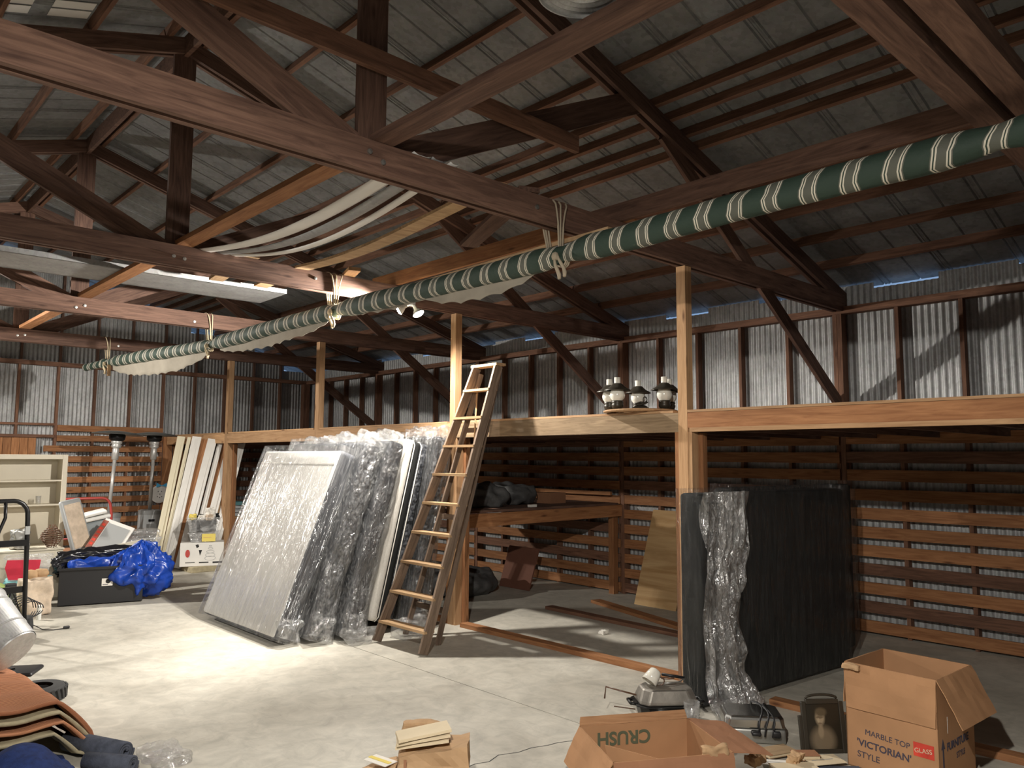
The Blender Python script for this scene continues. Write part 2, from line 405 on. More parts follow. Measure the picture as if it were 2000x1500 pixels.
floor = struct('floor', label='pale grey concrete slab floor with control joints')
j = 4.11
for x0, x1 in ((XL - 0.3, j - 0.004), (j + 0.004, XW + 0.2)):
    for y0, y1 in ((YF - 0.3, 10.72), (10.728, YE + 0.2)):
        MB().box(x0, x1, y0, y1, -0.12, 0.0).build('floor_slab', 'concrete', floor)
MB().box(XL - 0.3, XW + 0.2, YF - 0.3, YE + 0.2, -0.16, -0.006).build('joint_filler', 'rubber', floor)
crk = [(3.04, 3.65), (3.12, 3.66), (3.21, 3.63), (3.32, 3.67), (3.44, 3.62), (3.55, 3.62), (3.66, 3.58), (3.74, 3.57), (3.9, 3.5)]
mb = MB()
for (xa, ya), (xb, yb) in zip(crk[:-1], crk[1:]):
    mb.add([(xa, ya - 0.004, 0.0006), (xb, yb - 0.004, 0.0006), (xb, yb + 0.004, 0.0006), (xa, ya + 0.004, 0.0006)], [(0, 1, 2, 3)])
mb.build('floor_crack', 'rubber', floor)

def corr_mesh(width, height, pitch=0.068, amp=0.0075, per=8):
    key = ('corr', round(width, 3), round(height, 3))
    if key not in CACHE:
        n = max(2, int(width / pitch * per)); vs = []
        for i in range(n + 1):
            x = width * i / n; y = amp * math.sin(2 * math.pi * x / pitch)
            vs += [(x, y, 0), (x, y, height)]
        me = MB().add(vs, [(2 * i, 2 * i + 2, 2 * i + 3, 2 * i + 1) for i in range(n)]).mesh('corrugated')
        for p in me.polygons: p.use_smooth = True
        me.materials.append(MATS['galvanised']); CACHE[key] = me
    return CACHE[key]
SW = 0.68
# right-hand long wall
wr = struct('wall_right', (XW, 0, 0), 'long corrugated steel wall with studs and slats')
y = YF
while y < YE + 0.1:
    h = (3.66, 3.72, 3.68, 3.725)[int(round(y / SW)) % 4]
    o = link('corrugated_sheet', corr_mesh(SW + 0.03, h), None, wr, T(0.115 + rnd.uniform(-0.003, 0.003), y, 0.0) @ RZ(90))
    y += SW
sy = [YE - 0.06 - 0.61 * i for i in range(32)]
ys = []
yy = 3.75 + 0.61 * 19
while yy > YF: ys.append(yy); yy -= 0.61
for yv in ys:
    is_post = any(abs(yv - q) < 0.05 for q in (3.75, 6.8, 9.85, 12.9, 0.7, -2.35))
    if is_post:
        plank('wall_post', (XW + 0.045, yv + 0.045, 0), (XW + 0.045, yv + 0.045, 3.40), 0.045, 0.09, 'wood_stud', wr, (1, 0, 0))
        plank('wall_post', (XW + 0.035, yv - 0.02, 0), (XW + 0.035, yv - 0.02, 3.40), 0.05, 0.13, 'wood_stud', wr, (1, 0, 0))
    else:
        plank('stud', (XW + 0.047, yv, 0), (XW + 0.047, yv, 3.40), 0.038, 0.09, 'wood_stud', wr, (1, 0, 0))
for a, b_ in ((-3.4, 0.7), (0.7, 6.8), (6.8, 12.9), (12.9, YE)):
    plank('top_plate', (XW + 0.042, a + 0.003, 3.44), (XW + 0.042, b_ - 0.003, 3.44), 0.10, 0.078, 'wood_stud', wr)
zs = [0.085 + 0.194 * i for i in range(11)]
bays = [(-0.5, 0.7), (0.7, 3.72), (3.78, 6.77), (6.83, 9.82), (9.88, 12.87), (12.93, YE - 0.02)]
for a, b_ in bays:
    for z in zs:
        plank('slat', (XW - 0.012, a, z + rnd.uniform(-0.008, 0.008)), (XW - 0.012, b_, z + rnd.uniform(-0.008, 0.008)), 0.022, 0.118, 'wood_fir' if rnd.random() < 0.6 else 'wood_stud', wr)

# far end wall with gable
we = struct('wall_back', (0, YE, 0), 'corrugated steel end wall with stud framing and slats')
x = XL
while x < XW + 0.1:
    h = min(roof_z(x), roof_z(x + SW)) + 0.13
    link('corrugated_sheet', corr_mesh(SW + 0.03, round(h, 2)), None, we, T(x, 0.12, 0)); x += SW
for i in range(1, 20):
    xs = XW - 0.61 * i
    if xs < XL + 0.1: break
    plank('stud', (xs, YE + 0.047, 0), (xs, YE + 0.047, 3.40), 0.04, 0.09, 'wood_stud', we, (0, 1, 0))
    plank('gable_stud', (xs + 0.02, YE + 0.065, 3.48), (xs + 0.02, YE + 0.065, roof_z(xs) + 0.06), 0.038, 0.06, 'wood_old', we, (0, 1, 0))
plank('corner_post', (XW - 0.02, YE + 0.0, 0), (XW - 0.02, YE + 0.0, 3.40), 0.14, 0.14, 'wood_stud', we, (0, 1, 0))
for a, b_ in ((XL, 1.0), (1.0, 4.74), (4.74, XW)):
    plank('top_plate', (a, YE + 0.042, 3.44), (b_, YE + 0.042, 3.44), 0.10, 0.078, 'wood_stud', we)
for z in [2.30 - 0.185 * i for i in range(12)]:
    x0 = 3.54 if z > 2.0 else 3.34
    plank('slat', (x0, YE - 0.012, z), (5.36, YE - 0.012, z + rnd.uniform(-0.01, 0.01)), 0.022, 0.105, 'wood_fir', we)
plank('girt', (XL, YE + 0.03, 2.36), (3.5, YE + 0.03, 2.36), 0.06, 0.04, 'wood_stud', we)
plank('girt', (XL, YE + 0.0, 2.15), (3.5, YE + 0.0, 2.15), 0.05, 0.05, 'wood_stud', we)
for i in range(16):
    xs = 3.22 - 0.125 * i
    plank('wall_board', (xs - 0.06, YE - 0.012, 0.0), (xs - 0.06, YE - 0.012, 2.115), 0.119, 0.022, 'wood_fir', we, (0, 1, 0))
plank('wall_board', (5.46, YE - 0.025, 0), (5.46, YE - 0.025, 2.2), 0.17, 0.03, 'wood_fir', we, (0, 1, 0))
plank('wall_board', (5.66, YE - 0.025, 0), (5.66, YE - 0.025, 2.03), 0.19, 0.03, 'wood_fir', we, (0, 1, 0))
for z in zs:
    plank('slat', (5.78, YE - 0.012, z), (XW - 0.1, YE - 0.012, z), 0.022, 0.118, 'wood_stud', we)
# walls behind the camera
wl = struct('wall_left', (XL, 0, 0), 'corrugated steel wall on the other long side')
y = YF
while y < YE + 0.1:
    link('corrugated_sheet', corr_mesh(SW + 0.03, 3.73), None, wl, T(-0.11, y, 0) @ RZ(90)); y += SW
for i in range(31): plank('stud', (XL - 0.05, YE - 0.3 - 0.61 * i, 0), (XL - 0.05, YE - 0.3 - 0.61 * i, 3.40), 0.038, 0.09, 'wood_stud', wl, (1, 0, 0))
wf = struct('wall_front', (0, YF, 0), 'corrugated steel end wall with stud framing at the near end')
x = XL
while x < XW + 0.1:
    link('corrugated_sheet', corr_mesh(SW + 0.03, round(min(roof_z(x), roof_z(x + SW)) + 0.13, 2)), None, wf, T(x, -0.1, 0)); x += SW
for i in range(1, 20): plank('stud', (XW - 0.61 * i, YF - 0.045, 0), (XW - 0.61 * i, YF - 0.045, 3.40), 0.038, 0.09, 'wood_stud', wf, (0, 1, 0))

# roof: ribbed sheets on purlins
ce = struct('ceiling', (0, 0, 3.6), 'gabled roof of dull grey ribbed steel sheets on wooden purlins')
def roof_sheet(side):
    key = ('roof', side)
    if key not in CACHE:
        prof = [(0.0, 0.0), (0.010, 0.014), (0.020, 0.0), (0.034, 0.0), (0.044, 0.014), (0.054, 0.0), (0.300, 0.0), (0.312, 0.014), (0.324, 0.0), (0.60, 0.0), (0.61, 0.014), (0.62, 0.0), (0.655, 0.004)]
        xa, xb = (XR - 0.02, 8.62) if side > 0 else (XR + 0.02, 2 * XR - 8.62)
        za, zb = roof_z(xa if side > 0 else xa - 0.04) + 0.165 - 3.6, 3.60 + 0.30 * (8.4 - 8.62) + 0.165 - 3.6
        vs = []
        for yv, h in prof: vs += [(xa, yv, za + h), (xb, yv, zb + h)]
        me = MB().add(vs, [(2 * i, 2 * i + 1, 2 * i + 3, 2 * i + 2) for i in range(len(prof) - 1)]).mesh('roof_sheet_mesh')
        me.materials.append(MATS['roof_steel']); CACHE[key] = me
    return CACHE[key]
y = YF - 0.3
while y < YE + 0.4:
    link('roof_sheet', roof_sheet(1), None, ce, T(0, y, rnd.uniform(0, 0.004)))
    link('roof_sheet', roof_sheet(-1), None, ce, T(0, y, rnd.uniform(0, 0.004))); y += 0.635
PX = [2.52, 3.12, 3.78, 4.61, 5.05, 5.25, 5.48, 5.67, 6.35, 6.91, 7.43, 7.94]
slope_r = Vector((0.30, 0, 1)).normalized(); slope_l = Vector((-0.30, 0, 1)).normalized()
for px in PX:
    for side in (1, -1):
        xx = px if side > 0 else 2 * XR - px
        for a, b_ in ((YF, 0.99), (1.01, 6.79), (6.81, YE + 0.1)):
            z = roof_z(xx) + 0.073 + 0.045
            plank('purlin', (xx, a, z), (xx, b_, z), 0.038, 0.09, 'wood_stud', ce, slope_r if side > 0 else slope_l)
MB().box(XR - 0.019, XR + 0.019, YF, YE, 1.72, 1.9).build('ridge_board', 'wood_old', ce)
# two pale translucent panes let into the far slope
for xa, xb in ((0.90, 1.14), (1.27, 1.55)):
    for y0, y1 in ((6.44, 6.56), (6.59, 6.72)):
        f = lambda x: 3.60 + 0.30 * (x - (2 * XR - 8.4)) + 0.152 - 3.6
        MB().add([(xa, y0, f(xa)), (xb, y0, f(xb)), (xb, y1, f(xb)), (xa, y1, f(xa))], [(0, 1, 2, 3)]).build('skylight_pane', 'white_paint', ce, thick=0.004)

# ------------------------------------------------------------------ roof trusses
NAMES = {1.0: 'nearest roof truss, only its tie beam showing at the top right corner', 3.75: 'roof truss whose tie beam crosses the top of the picture diagonally',
         6.8: 'roof truss with the lit twin flood lamp under its tie beam', 9.85: 'third roof truss back, its tie beam below the long grey panel',
         12.9: 'farthest roof truss, next to the corrugated end wall', -2.35: 'roof truss behind the viewer near the front wall'}
for ty in TR:
    tr = thing('roof_truss', NAMES[ty], 'truss', (XR, ty, 3.43), 0, 'roof trusses')
    off = 0.038 if ty != 1.0 else 0.088
    for s in (-1, 1):
        if ty == 1.0:
            plank('tie_beam', (XL + 0.1, ty + s * off, 3.475), (XW + 0.06, ty + s * off, 3.475), 0.125, 0.09, 'wood_old', tr)
        else:
            plank('tie_beam', (XL - 0.05, ty + s * off, 3.522), (XW + 0.06, ty + s * off, 3.522), 0.038, 0.184, 'wood_old', tr)
        plank('rafter', (XR, ty + s * 0.038, roof_z(XR)), (8.55, ty + s * 0.038, roof_z(8.55)), 0.038, 0.14, 'wood_old', tr, slope_r)
        plank('rafter', (XR, ty + s * 0.038, roof_z(XR)), (2 * XR - 8.55, ty + s * 0.038, roof_z(8.55)), 0.038, 0.14, 'wood_old', tr, slope_l)
        plank('web', (XR + s * 0.06, ty, 3.53), (XR + s * 2.5, ty, roof_z(XR + 2.5) + 0.02), 0.037, 0.184, 'wood_old', tr)
        xa, za = (8.38, 2.39); xb, zb = 5.2, 2.39 + 0.668 * 3.18
        if s > 0: plank('knee_brace', (xa, ty, za), (xb, ty, zb), 0.037, 0.14, 'wood_old', tr)
        else: plank('knee_brace', (2 * XR - xa + 0.0, ty, za), (2 * XR - xb, ty, zb), 0.037, 0.14, 'wood_old', tr)
    plank('king_post', (XR, ty, 3.44), (XR, ty, roof_z(XR) + 0.02), 0.037, 0.188, 'wood_old', tr, (1, 0, 0))
    for bx in (XR - 0.04, XR + 0.05, XR - 2.0, XR + 1.3):
        MB().lathe([(0.0, 0), (0.016, 0), (0.016, 0.012), (0.0, 0.014)], 8, None, False).build('bolt', 'steel_dull', tr, T(bx - XR, -off - 0.019, 0.09 + rnd.uniform(-0.03, 0.03)) @ RX(90))

# loose runners and boards lying on the tie beams
def lone_plank(name, label, cat, p0, p1, w, t, mat, upv=(0, 0, 1), group=None):
    return tag(plank(name, p0, p1, w, t, mat, None, upv), label, cat, group)
lone_plank('runner_board', 'long flat runner board nailed along the king posts, near half', 'board', (XR + 0.055, -0.2, 3.638), (XR + 0.055, 3.83, 3.638), 0.14, 0.042, 'wood_old', group='runner boards on the tie beams')
lone_plank('runner_board', 'runner board between the two middle trusses beside the sagging metal strips', 'board', (XR + 0.05, 3.90, 3.638), (XR + 0.05, 7.0, 3.638), 0.14, 0.042, 'wood_fir', group='runner boards on the tie beams')
lone_plank('runner_board', 'far runner board crossing under the long grey panel', 'board', (XR + 0.045, 7.1, 3.638), (XR + 0.045, 13.3, 3.638), 0.14, 0.042, 'wood_fir', group='runner boards on the tie beams')
lone_plank('stringer', 'long stringer board on edge above the rolled awning, near length', 'board', (4.58, -0.5, 3.69), (4.58, 4.2, 3.69), 0.04, 0.14, 'wood_old', group='stringers above the awning')
lone_plank('stringer', 'long stringer board on edge above the rolled awning, far length', 'board', (4.62, 3.6, 3.69), (4.62, 7.2, 3.69), 0.04, 0.14, 'wood_fir', group='stringers above the awning')
lone_plank('cross_board', 'pale cross board fixed across the king post above the first tie beam', 'board', (0.8, 3.70 - 0.03, 4.10), (4.05, 3.70 - 0.03, 4.065), 0.038, 0.12, 'wood_stud')
# ------------------------------------------------------------------ storage loft along the right-hand wall
loft = thing('storage_loft', 'open timber storage loft on tall posts along the right wall', 'loft', (XP, 0, 0))
PY = [-2.35, 0.7, 3.75, 6.8, 9.85, 12.9]
for i, py in enumerate(PY):
    plank('post', (XP + 0.045, py, 0.0), (XP + 0.045, py, 3.425), 0.089, 0.089, 'wood_new', loft, (1, 0, 0))
    for s in (-1, 1):
        jy = py + s * (0.0445 + 0.0195)
        plank('jack_stud', (XP + 0.05, jy, 0.0), (XP + 0.05, jy, 2.028), 0.038, 0.089, 'wood_fir' if s > 0 else 'wood_new', loft, (1, 0, 0))
    plank('back_stud', (XP + 0.13, py - 0.075, 0.0), (XP + 0.13, py - 0.075, 2.02), 0.10, 0.06, 'wood_fir', loft, (1, 0, 0))
ends = [-2.35, 0.7, 3.75, 6.8, 9.85, 12.9, YE - 0.03]
mats = ['wood_fir', 'wood_fir', 'wood_fir', 'wood_weather', 'wood_new', 'wood_new', 'wood_new']
for i in range(len(ends) - 1):
    a, b_ = ends[i] + 0.046, ends[i + 1] - 0.046
    m_ = mats[i + 1] if i < 6 else 'wood_new'
    if i == 1:
        plank('loft_beam', (XP + 0.02, a, 2.125), (XP + 0.02, b_, 2.125), 0.038, 0.125, 'wood_fir', loft)
        plank('beam_strip', (XP + 0.018, a, 2.045), (XP + 0.018, b_ - 0.02, 2.045), 0.042, 0.034, 'wood_new', loft)
    else:
        plank('loft_beam', (XP + 0.02, a, 2.108), (XP + 0.02, b_, 2.108), 0.038, 0.160, m_, loft)
    plank('deck_edge', (XP + 0.05, a + (0.05 if i != 1 else 0), 2.200), (XP + 0.05, b_ - (0.05 if i != 1 else 0), 2.200), 0.10, 0.02, 'wood_new', loft)
y = 0.95
while y < YE:
    plank('joist', (XP + 0.045, y, 2.09), (XW - 0.03, y, 2.09), 0.038, 0.12, 'wood_old', loft); y += 0.61
for i in range(18):
    xx = XP + 0.19 + 0.155 * i
    plank('deck_board', (xx, -2.3, 2.172), (xx, YE - 0.1, 2.172), 0.15, 0.036, 'wood_old', loft)
plank('sill_plate', (5.47, 6.62, 0.022), (5.53, 3.84, 0.022), 0.11, 0.042, 'wood_fir', loft)
plank('sill_plate', (5.50, 3.05, 0.022), (5.60, 0.75, 0.022), 0.10, 0.042, 'wood_fir', loft)
plank('sill_plate', (5.48, 9.80, 0.022), (5.48, 6.88, 0.022), 0.10, 0.042, 'wood_fir', loft)
lone_plank('loose_plank', 'loose plank lying on the floor far under the loft', 'plank', (7.60, 6.60, 0.02), (7.05, 4.75, 0.02), 0.14, 0.036, 'wood_fir')
lone_plank('base_plank', 'plank lying on the floor in front of the leaning plywood', 'plank', (6.86, 6.70, 0.02), (6.80, 3.95, 0.02), 0.12, 0.036, 'wood_stud')

# bench shelf at the back of the loft bay
sh = thing('storage_shelf', 'wide wooden storage shelf with a thick front beam under the loft', 'shelf', (5.6, 6.8, 0))
plank('front_beam', (5.60, 6.80, 1.095), (8.36, 6.80, 1.105), 0.04, 0.15, 'wood_fir', sh)
for i in range(11):
    yy = 6.95 + 0.245 * i
    plank('shelf_board', (5.56, yy, 1.19), (8.34, yy, 1.19), 0.24, 0.03, 'wood_old', sh)
plank('shelf_leg', (5.62, 9.3, 0), (5.62, 9.3, 1.17), 0.09, 0.09, 'wood_old', sh, (0, 1, 0))
plank('shelf_leg', (8.28, 6.87, 0), (8.28, 6.87, 1.03), 0.09, 0.09, 'wood_fir', sh, (0, 1, 0))
plank('back_rail', (8.28, 6.9, 1.33), (8.28, 9.6, 1.33), 0.04, 0.05, 'wood_fir', sh)
for k, (x0, y0, s, lab) in enumerate([(6.05, 7.1, 0.55, 'grey plastic-wrapped bundle on the shelf nearest the ladder'), (6.75, 7.3, 0.5, 'second grey wrapped bundle on the dark shelf')]):
    tag(link('wrapped_bundle', crumple(x0, x0 + s, y0, y0 + 0.5, 1.206, 1.45, 0.07, 5, 16, k * 3.1, sphere=0.6), 'grey_bundle', smooth=True), lab, 'bundle', 'bundles on the dark shelf')
o = thing('small_carton', 'small brown carton on the dark shelf under the loft', 'box', (7.45, 7.25, 1.206))
MB().box(0, 0.3, 0, 0.25, 0, 0.14).build('carton_body', 'card_dark', o); MB().box(-0.004, 0.304, 0.11, 0.14, 0.139, 0.1405).build('carton_tape', 'kraft', o)
lone_plank('white_block', 'tiny white block on the edge of the dark shelf', 'block', (6.72, 6.90, 1.222), (6.83, 6.90, 1.222), 0.05, 0.03, 'paper_white')
tag(link('cloth_heap', crumple(6.1, 7.2, 7.9, 8.9, 0, 0.30, 0.10, 3.2, 24, 5.0, sphere=0.7), 'grey_bundle', smooth=True), 'dark heap of plastic and cloth on the floor under the shelf', 'heap')
lone_plank('brown_panel', 'reddish brown panel leaning by the slats under the shelf', 'panel', (7.55, 8.05, 0.0), (7.75, 8.05, 0.55), 0.6, 0.02, 'brown_board', (1, 0, -0.2))
tag(link('litter_scrap', crumple(6.28, 6.36, 5.35, 5.41, 0, 0.04, 0.015, 30, 6, 1.0), 'paper_white'), 'scrap of white paper on the floor inside the loft bay', 'paper')

# plywood offcut leaning on the slats
ply = thing('plywood_sheet', 'pale plywood offcut with wavy grain leaning on the slatted wall', 'plywood', (7.88, 5.9, 0))
M = Matrix(((0, 0.0, -0.94, 0), (-1, 0, 0, 0.30), (0, 1, 0.34, 0), (0, 0, 0, 1)))
MB().box(-0.31, 0.31, 0, 0.012, 0, 1.22).build('plywood_panel', 'plywood', ply, Matrix.Rotation(R(20), 4, 'Y') @ RZ(-90) @ T(0, 0, 0))

# lantern chandelier on the loft edge
lan = thing('lantern_chandelier', 'five-lantern wooden chandelier with milk glass globes resting on the loft edge', 'chandelier', (5.60, 4.32, 2.213))
MB().lathe([(0.30, 0.0), (0.33, 0.006), (0.335, 0.018), (0.31, 0.026), (0.22, 0.026), (0.215, 0.0)], 32, None, False).build('wooden_ring', 'wood_new', lan, smooth=True)
for a in (0, 90): MB().box(-0.30, 0.30, -0.03, 0.03, 0.004, 0.022).build('cross_arm', 'wood_new', lan, RZ(a))
MB().lathe([(0.085, 0.022), (0.083, 0.04), (0.06, 0.06), (0.03, 0.075), (0.012, 0.08)], 20).build('canopy', 'dark_shade', lan, smooth=True)
pts = [(0.05 * math.cos(k * 0.7), 0.05 * math.sin(k * 0.7) - 0.02, 0.085 + 0.012 * math.sin(k)) for k in range(16)]
MB().tube(pts, 0.006, 6).build('chain', 'dark_shade', lan, smooth=True)
MB().tube([(0.02, -0.02, 0.08)] + [(0.03 + 0.028 * math.cos(k), -0.03, 0.12 + 0.028 * math.sin(k)) for k in [j_ * 0.6 for j_ in range(11)]], 0.005, 6).build('hook', 'dark_shade', lan, smooth=True)
u_ = Vector((0.68, -0.73, 0)); w_ = Vector((0.73, 0.68, 0))
for k, (a, b_) in enumerate(((-0.27, 0.10), (-0.21, -0.08), (0.0, 0.22), (0.20, -0.12), (0.27, 0.08))):
    p = u_ * a + w_ * b_
    lb = MB().lathe([(0.022, 0.026), (0.043, 0.036), (0.052, 0.06), (0.052, 0.075), (0.047, 0.082), (0.052, 0.09), (0.05, 0.105), (0.035, 0.11)], 20).build('lantern_font', 'dark_shade', lan, T(p.x, p.y, 0), smooth=True)
    MB().lathe([(0.045, 0.106), (0.062, 0.13), (0.067, 0.155), (0.062, 0.185), (0.05, 0.215), (0.045, 0.225)], 20, None, False).build('glass_globe', 'milk_glass', lb, smooth=True)
    MB().lathe([(0.118, 0.196), (0.116, 0.203), (0.075, 0.225), (0.04, 0.258), (0.032, 0.262), (0.030, 0.258), (0.072, 0.222)], 24, None, False).build('metal_shade', 'dark_shade', lb, smooth=True)
    MB().lathe([(0.028, 0.255), (0.028, 0.315), (0.026, 0.315), (0.026, 0.255)], 16, None, False).build('glass_chimney', 'milk_glass', lb, smooth=True)

# ------------------------------------------------------------------ twin flood lamps
def flood_lamp(loc, label, heads):
    lp = thing('flood_lamp', label, 'lamp', loc, 0, 'twin flood lamps')
    MB().lathe([(0.05, 0.035), (0.05, 0.075), (0.045, 0.08)], 16).build('junction_box', 'white_plastic', lp)
    MB().box(-0.03, 0.03, -0.03, 0.30, 0.078, 0.1015).build('mount_arm', 'steel_dull', lp)
    for s, (aim, k, cone) in zip((-1, 1), heads):
        q = Vector(aim).normalized().to_track_quat('Z', 'Y').to_matrix().to_4x4()
        bs = Vector((s * 0.05, 0, 0.03))
        hd = MB().lathe([(0.018, -0.01), (0.022, 0.03), (0.030, 0.035), (0.062, 0.085), (0.060, 0.085), (0.028, 0.035)], 20, None, False).build('lamp_holder', 'white_plastic', lp, Matrix.Translation(bs) @ q, smooth=True)
        MB().lathe([(0.059, 0.082), (0.059, 0.090), (0.042, 0.104), (0.018, 0.110), (0.0, 0.111)], 20, None, False).build('bulb_lens', 'bulb_glow', hd, smooth=True)
        L = bpy.data.lights.new('flood_light', 'SPOT'); L.energy = LAMP_W * 2 * k; L.color = (1.0, 0.945, 0.86); L.spot_size = R(cone); L.spot_blend = 0.6; L.shadow_soft_size = 0.04
        lo = bpy.data.objects.new('flood_light', L); C.objects.link(lo); lo.parent = hd
        lo.matrix_local = T(0, 0, 0.135) @ Matrix.Rotation(math.pi, 4, 'X')
    return lp
for (loc, h1, h2), lab in zip(LAMPS, ('lit twin flood lamp under the second tie beam beside a loft post', 'twin flood lamp at the far left under the last tie beam', 'twin flood lamp above the viewer under the nearest tie beam')):
    flood_lamp(loc, lab, (h1, h2))
# ------------------------------------------------------------------ things hung from or lying on the tie beams
def awning_path(y):
    x = 3.88 if y < 9.9 else 3.88 - 0.11 * (y - 9.9) - 0.003 * (y - 9.9) ** 2
    z = 3.235 + 0.012 * math.sin(y * 1.1) - (0.03 * max(0, (y - 11.5)) if y > 11.5 else 0) * 0.5 + 0.03 * max(0.0, 1.2 - y)
    return Vector((x, y, z))
aw = thing('rolled_awning', 'long rolled green awning with cream stripes slung under the tie beams', 'awning', (3.88, 0.55, 3.2))
ties = [0.98, 3.62, 6.66, 9.72, 12.78]
n, k = 420, 16
vs, fs, uvs = [], [], []
ys_ = [0.5 + (13.65 - 0.5) * i / n for i in range(n + 1)]
acc = 0
for i, yv in enumerate(ys_):
    p = awning_path(yv); d = (awning_path(yv + 0.05) - awning_path(yv - 0.05)).normalized()
    sx_ = d.cross(Vector((0, 0, 1))).normalized(); uz = sx_.cross(d)
    pinch = min(1.0, 0.62 + 0.38 * min(abs(yv - t_) for t_ in ties) / 0.22)
    r0 = 0.078 * pinch * (0.7 if yv > 13.0 else 1) * (1 + 0.05 * math.sin(yv * 2.3))
    for j_ in range(k):
        a = 2 * math.pi * j_ / k
        rr = r0 * (1 + 0.10 * nz((math.cos(a) * 0.6, yv * 1.6, math.sin(a) * 0.6), 2.4) + 0.14 * max(0, -math.sin(a)))
        vs.append(p + sx_ * (rr * math.cos(a)) + uz * (rr * math.sin(a)) - Vector(aw.location))
        uvs.append((yv + 0.012 * nz((math.cos(a), yv * 3, math.sin(a)), 2.0) + 0.03 * math.sin(a), a / 6.283))
for i in range(n):
    for j_ in range(k):
        fs.append((i * k + j_, i * k + (j_ + 1) % k, (i + 1) * k + (j_ + 1) % k, (i + 1) * k + j_))
me = bpy.data.meshes.new('fabric_roll'); me.from_pydata(vs, [], fs + [tuple(range(k))[::-1], tuple(n * k + q for q in range(k))]); me.update()
ul = me.uv_layers.new(name='UVMap')
for lp_ in me.loops: ul.data[lp_.index].uv = uvs[lp_.vertex_index]
link('fabric_roll', me, 'awning_fabric', aw, smooth=True)
# scalloped canvas valance hanging out of the roll
for y0, y1, dep in ((3.95, 5.25, 0.13), (5.3, 6.5, 0.055), (6.9, 9.55, 0.15), (9.95, 12.7, 0.24)):
    def fn(u, v, y0=y0, y1=y1, dep=dep):
        yv = y0 + (y1 - y0) * u; p = awning_path(yv)
        env = math.sin(math.pi * min(1, max(0.0, u * 0.96 + 0.02))) ** 0.5
        sc = 0.022 * abs(math.sin(yv * math.pi / 0.24))
        h = env * (dep - sc) * v
        return p - Vector(aw.location) + Vector((0.05 * math.sin(v * 2) * (0.4 + nz((yv, 0, 0), 2)), 0, -0.06 - h))
    MB().grid(fn, 130, 4).build('valance', 'canvas', aw, smooth=True, thick=0.003)
bar = [Vector((3.98, y_, awning_path(y_).z + 0.085)) - Vector(aw.location) for y_ in (2.05, 3.0, 4.0, 5.0, 6.0, 6.9)]
MB().tube(bar, 0.022, 8).build('roller_bar', 'silver_grey', aw, smooth=True)
plank('frame_arm', (3.97, 3.3, 3.345), (4.02, 6.4, 3.33), 0.05, 0.03, 'wood_pale', aw)

ROPE = ['grey knotted rope tying the awning to the big diagonal tie beam', 'pale rope wound around the lit tie beam above the awning',
        'thin rope holding the awning under the third tie beam', 'pale rope loop at the far end of the awning']
for i, (ty, lab) in enumerate(zip((3.75, 6.8, 9.85, 12.9), ROPE)):
    p = awning_path(ty - 0.1); rp = thing('rope', lab, 'rope', (p.x, ty, p.z), 0, 'awning ropes')
    hw = 0.075 if ty != 1.0 else 0.17
    for q, dx in enumerate((-0.05, 0.0, 0.06)[: 3 if i in (0, 1) else 2]):
        loop = []
        for s_ in range(33):
            a = 2 * math.pi * s_ / 32
            yy = -0.1 * (0.5 - 0.5 * math.sin(a)) + hw * math.cos(a) * (0.4 + 0.6 * max(0, math.sin(a)) ** 0.4 if math.sin(a) > 0 else 1.0)
            if math.sin(a) > 0: yy = hw * max(-1, min(1, 1.5 * math.cos(a)))
            zz = (3.628 - p.z) * max(0, math.sin(a)) ** 0.35 if math.sin(a) > 0 else 0.09 * math.sin(a)
            loop.append((dx * (0.3 + max(0, math.sin(a))), yy, zz))
        MB().tube(loop, 0.007, 6).build('rope_loop', 'rope' if i != 0 else 'rope_grey', rp, smooth=True)
    # knot and loose ends
    MB().lathe([(0.0, -0.03), (0.022, -0.02), (0.028, 0.0), (0.02, 0.025), (0.0, 0.035)], 10, None, False).build('knot', 'rope' if i != 0 else 'rope_grey', rp, T(-0.07, -0.09, -0.03), smooth=True)
    for q in range(2):
        e = Vector((-0.07 - 0.02 * q, -0.09 - 0.05 * q, -0.03))
        pts = [e + Vector((-0.015 * math.sin(s_ * 1.1 + q), -0.03 * s_ * (0.2 + 0.2 * q), -0.032 * s_)) for s_ in range(6)]
        MB().tube(pts, [0.008, 0.009, 0.012, 0.013, 0.015, 0.012], 6).build('loose_end', 'rope' if i != 0 else 'rope_grey', rp, smooth=True)
    if i == 3: plank('cleat', (p.x - 0.03, 12.7, p.z - 0.22), (p.x - 0.03, 12.7, p.z - 0.05), 0.045, 0.02, 'wood_pale', rp, (0, 1, 0))

# bowed plank resting on two ties
bp = thing('bowed_plank', 'pale bowed plank sagging across two tie beams', 'plank', (3.5, 5.8, 3.6))
def bow(u, v, top):
    yv = 3.72 + (7.9 - 3.72) * u; x = 3.34 + 0.30 * max(0, (yv - 4.5) / 3.4) ** 1.3
    s_ = (yv - 3.75) / 3.05
    z = 3.617 - (0.10 * math.sin(math.pi * min(1, max(0, s_))) if s_ < 1 else -0.02 * (s_ - 1) * 3)
    tw = 0.25 * (1 - u)
    w = (v - 0.5) * 0.15
    return Vector((x + w * math.cos(tw), yv, z + w * math.sin(tw) * 0.4 + (0.022 if top else 0))) - Vector(bp.location)
MB().grid(lambda u, v: bow(u, v, False), 40, 1).build('plank_board', 'wood_pale', bp, smooth=False, thick=0.022)

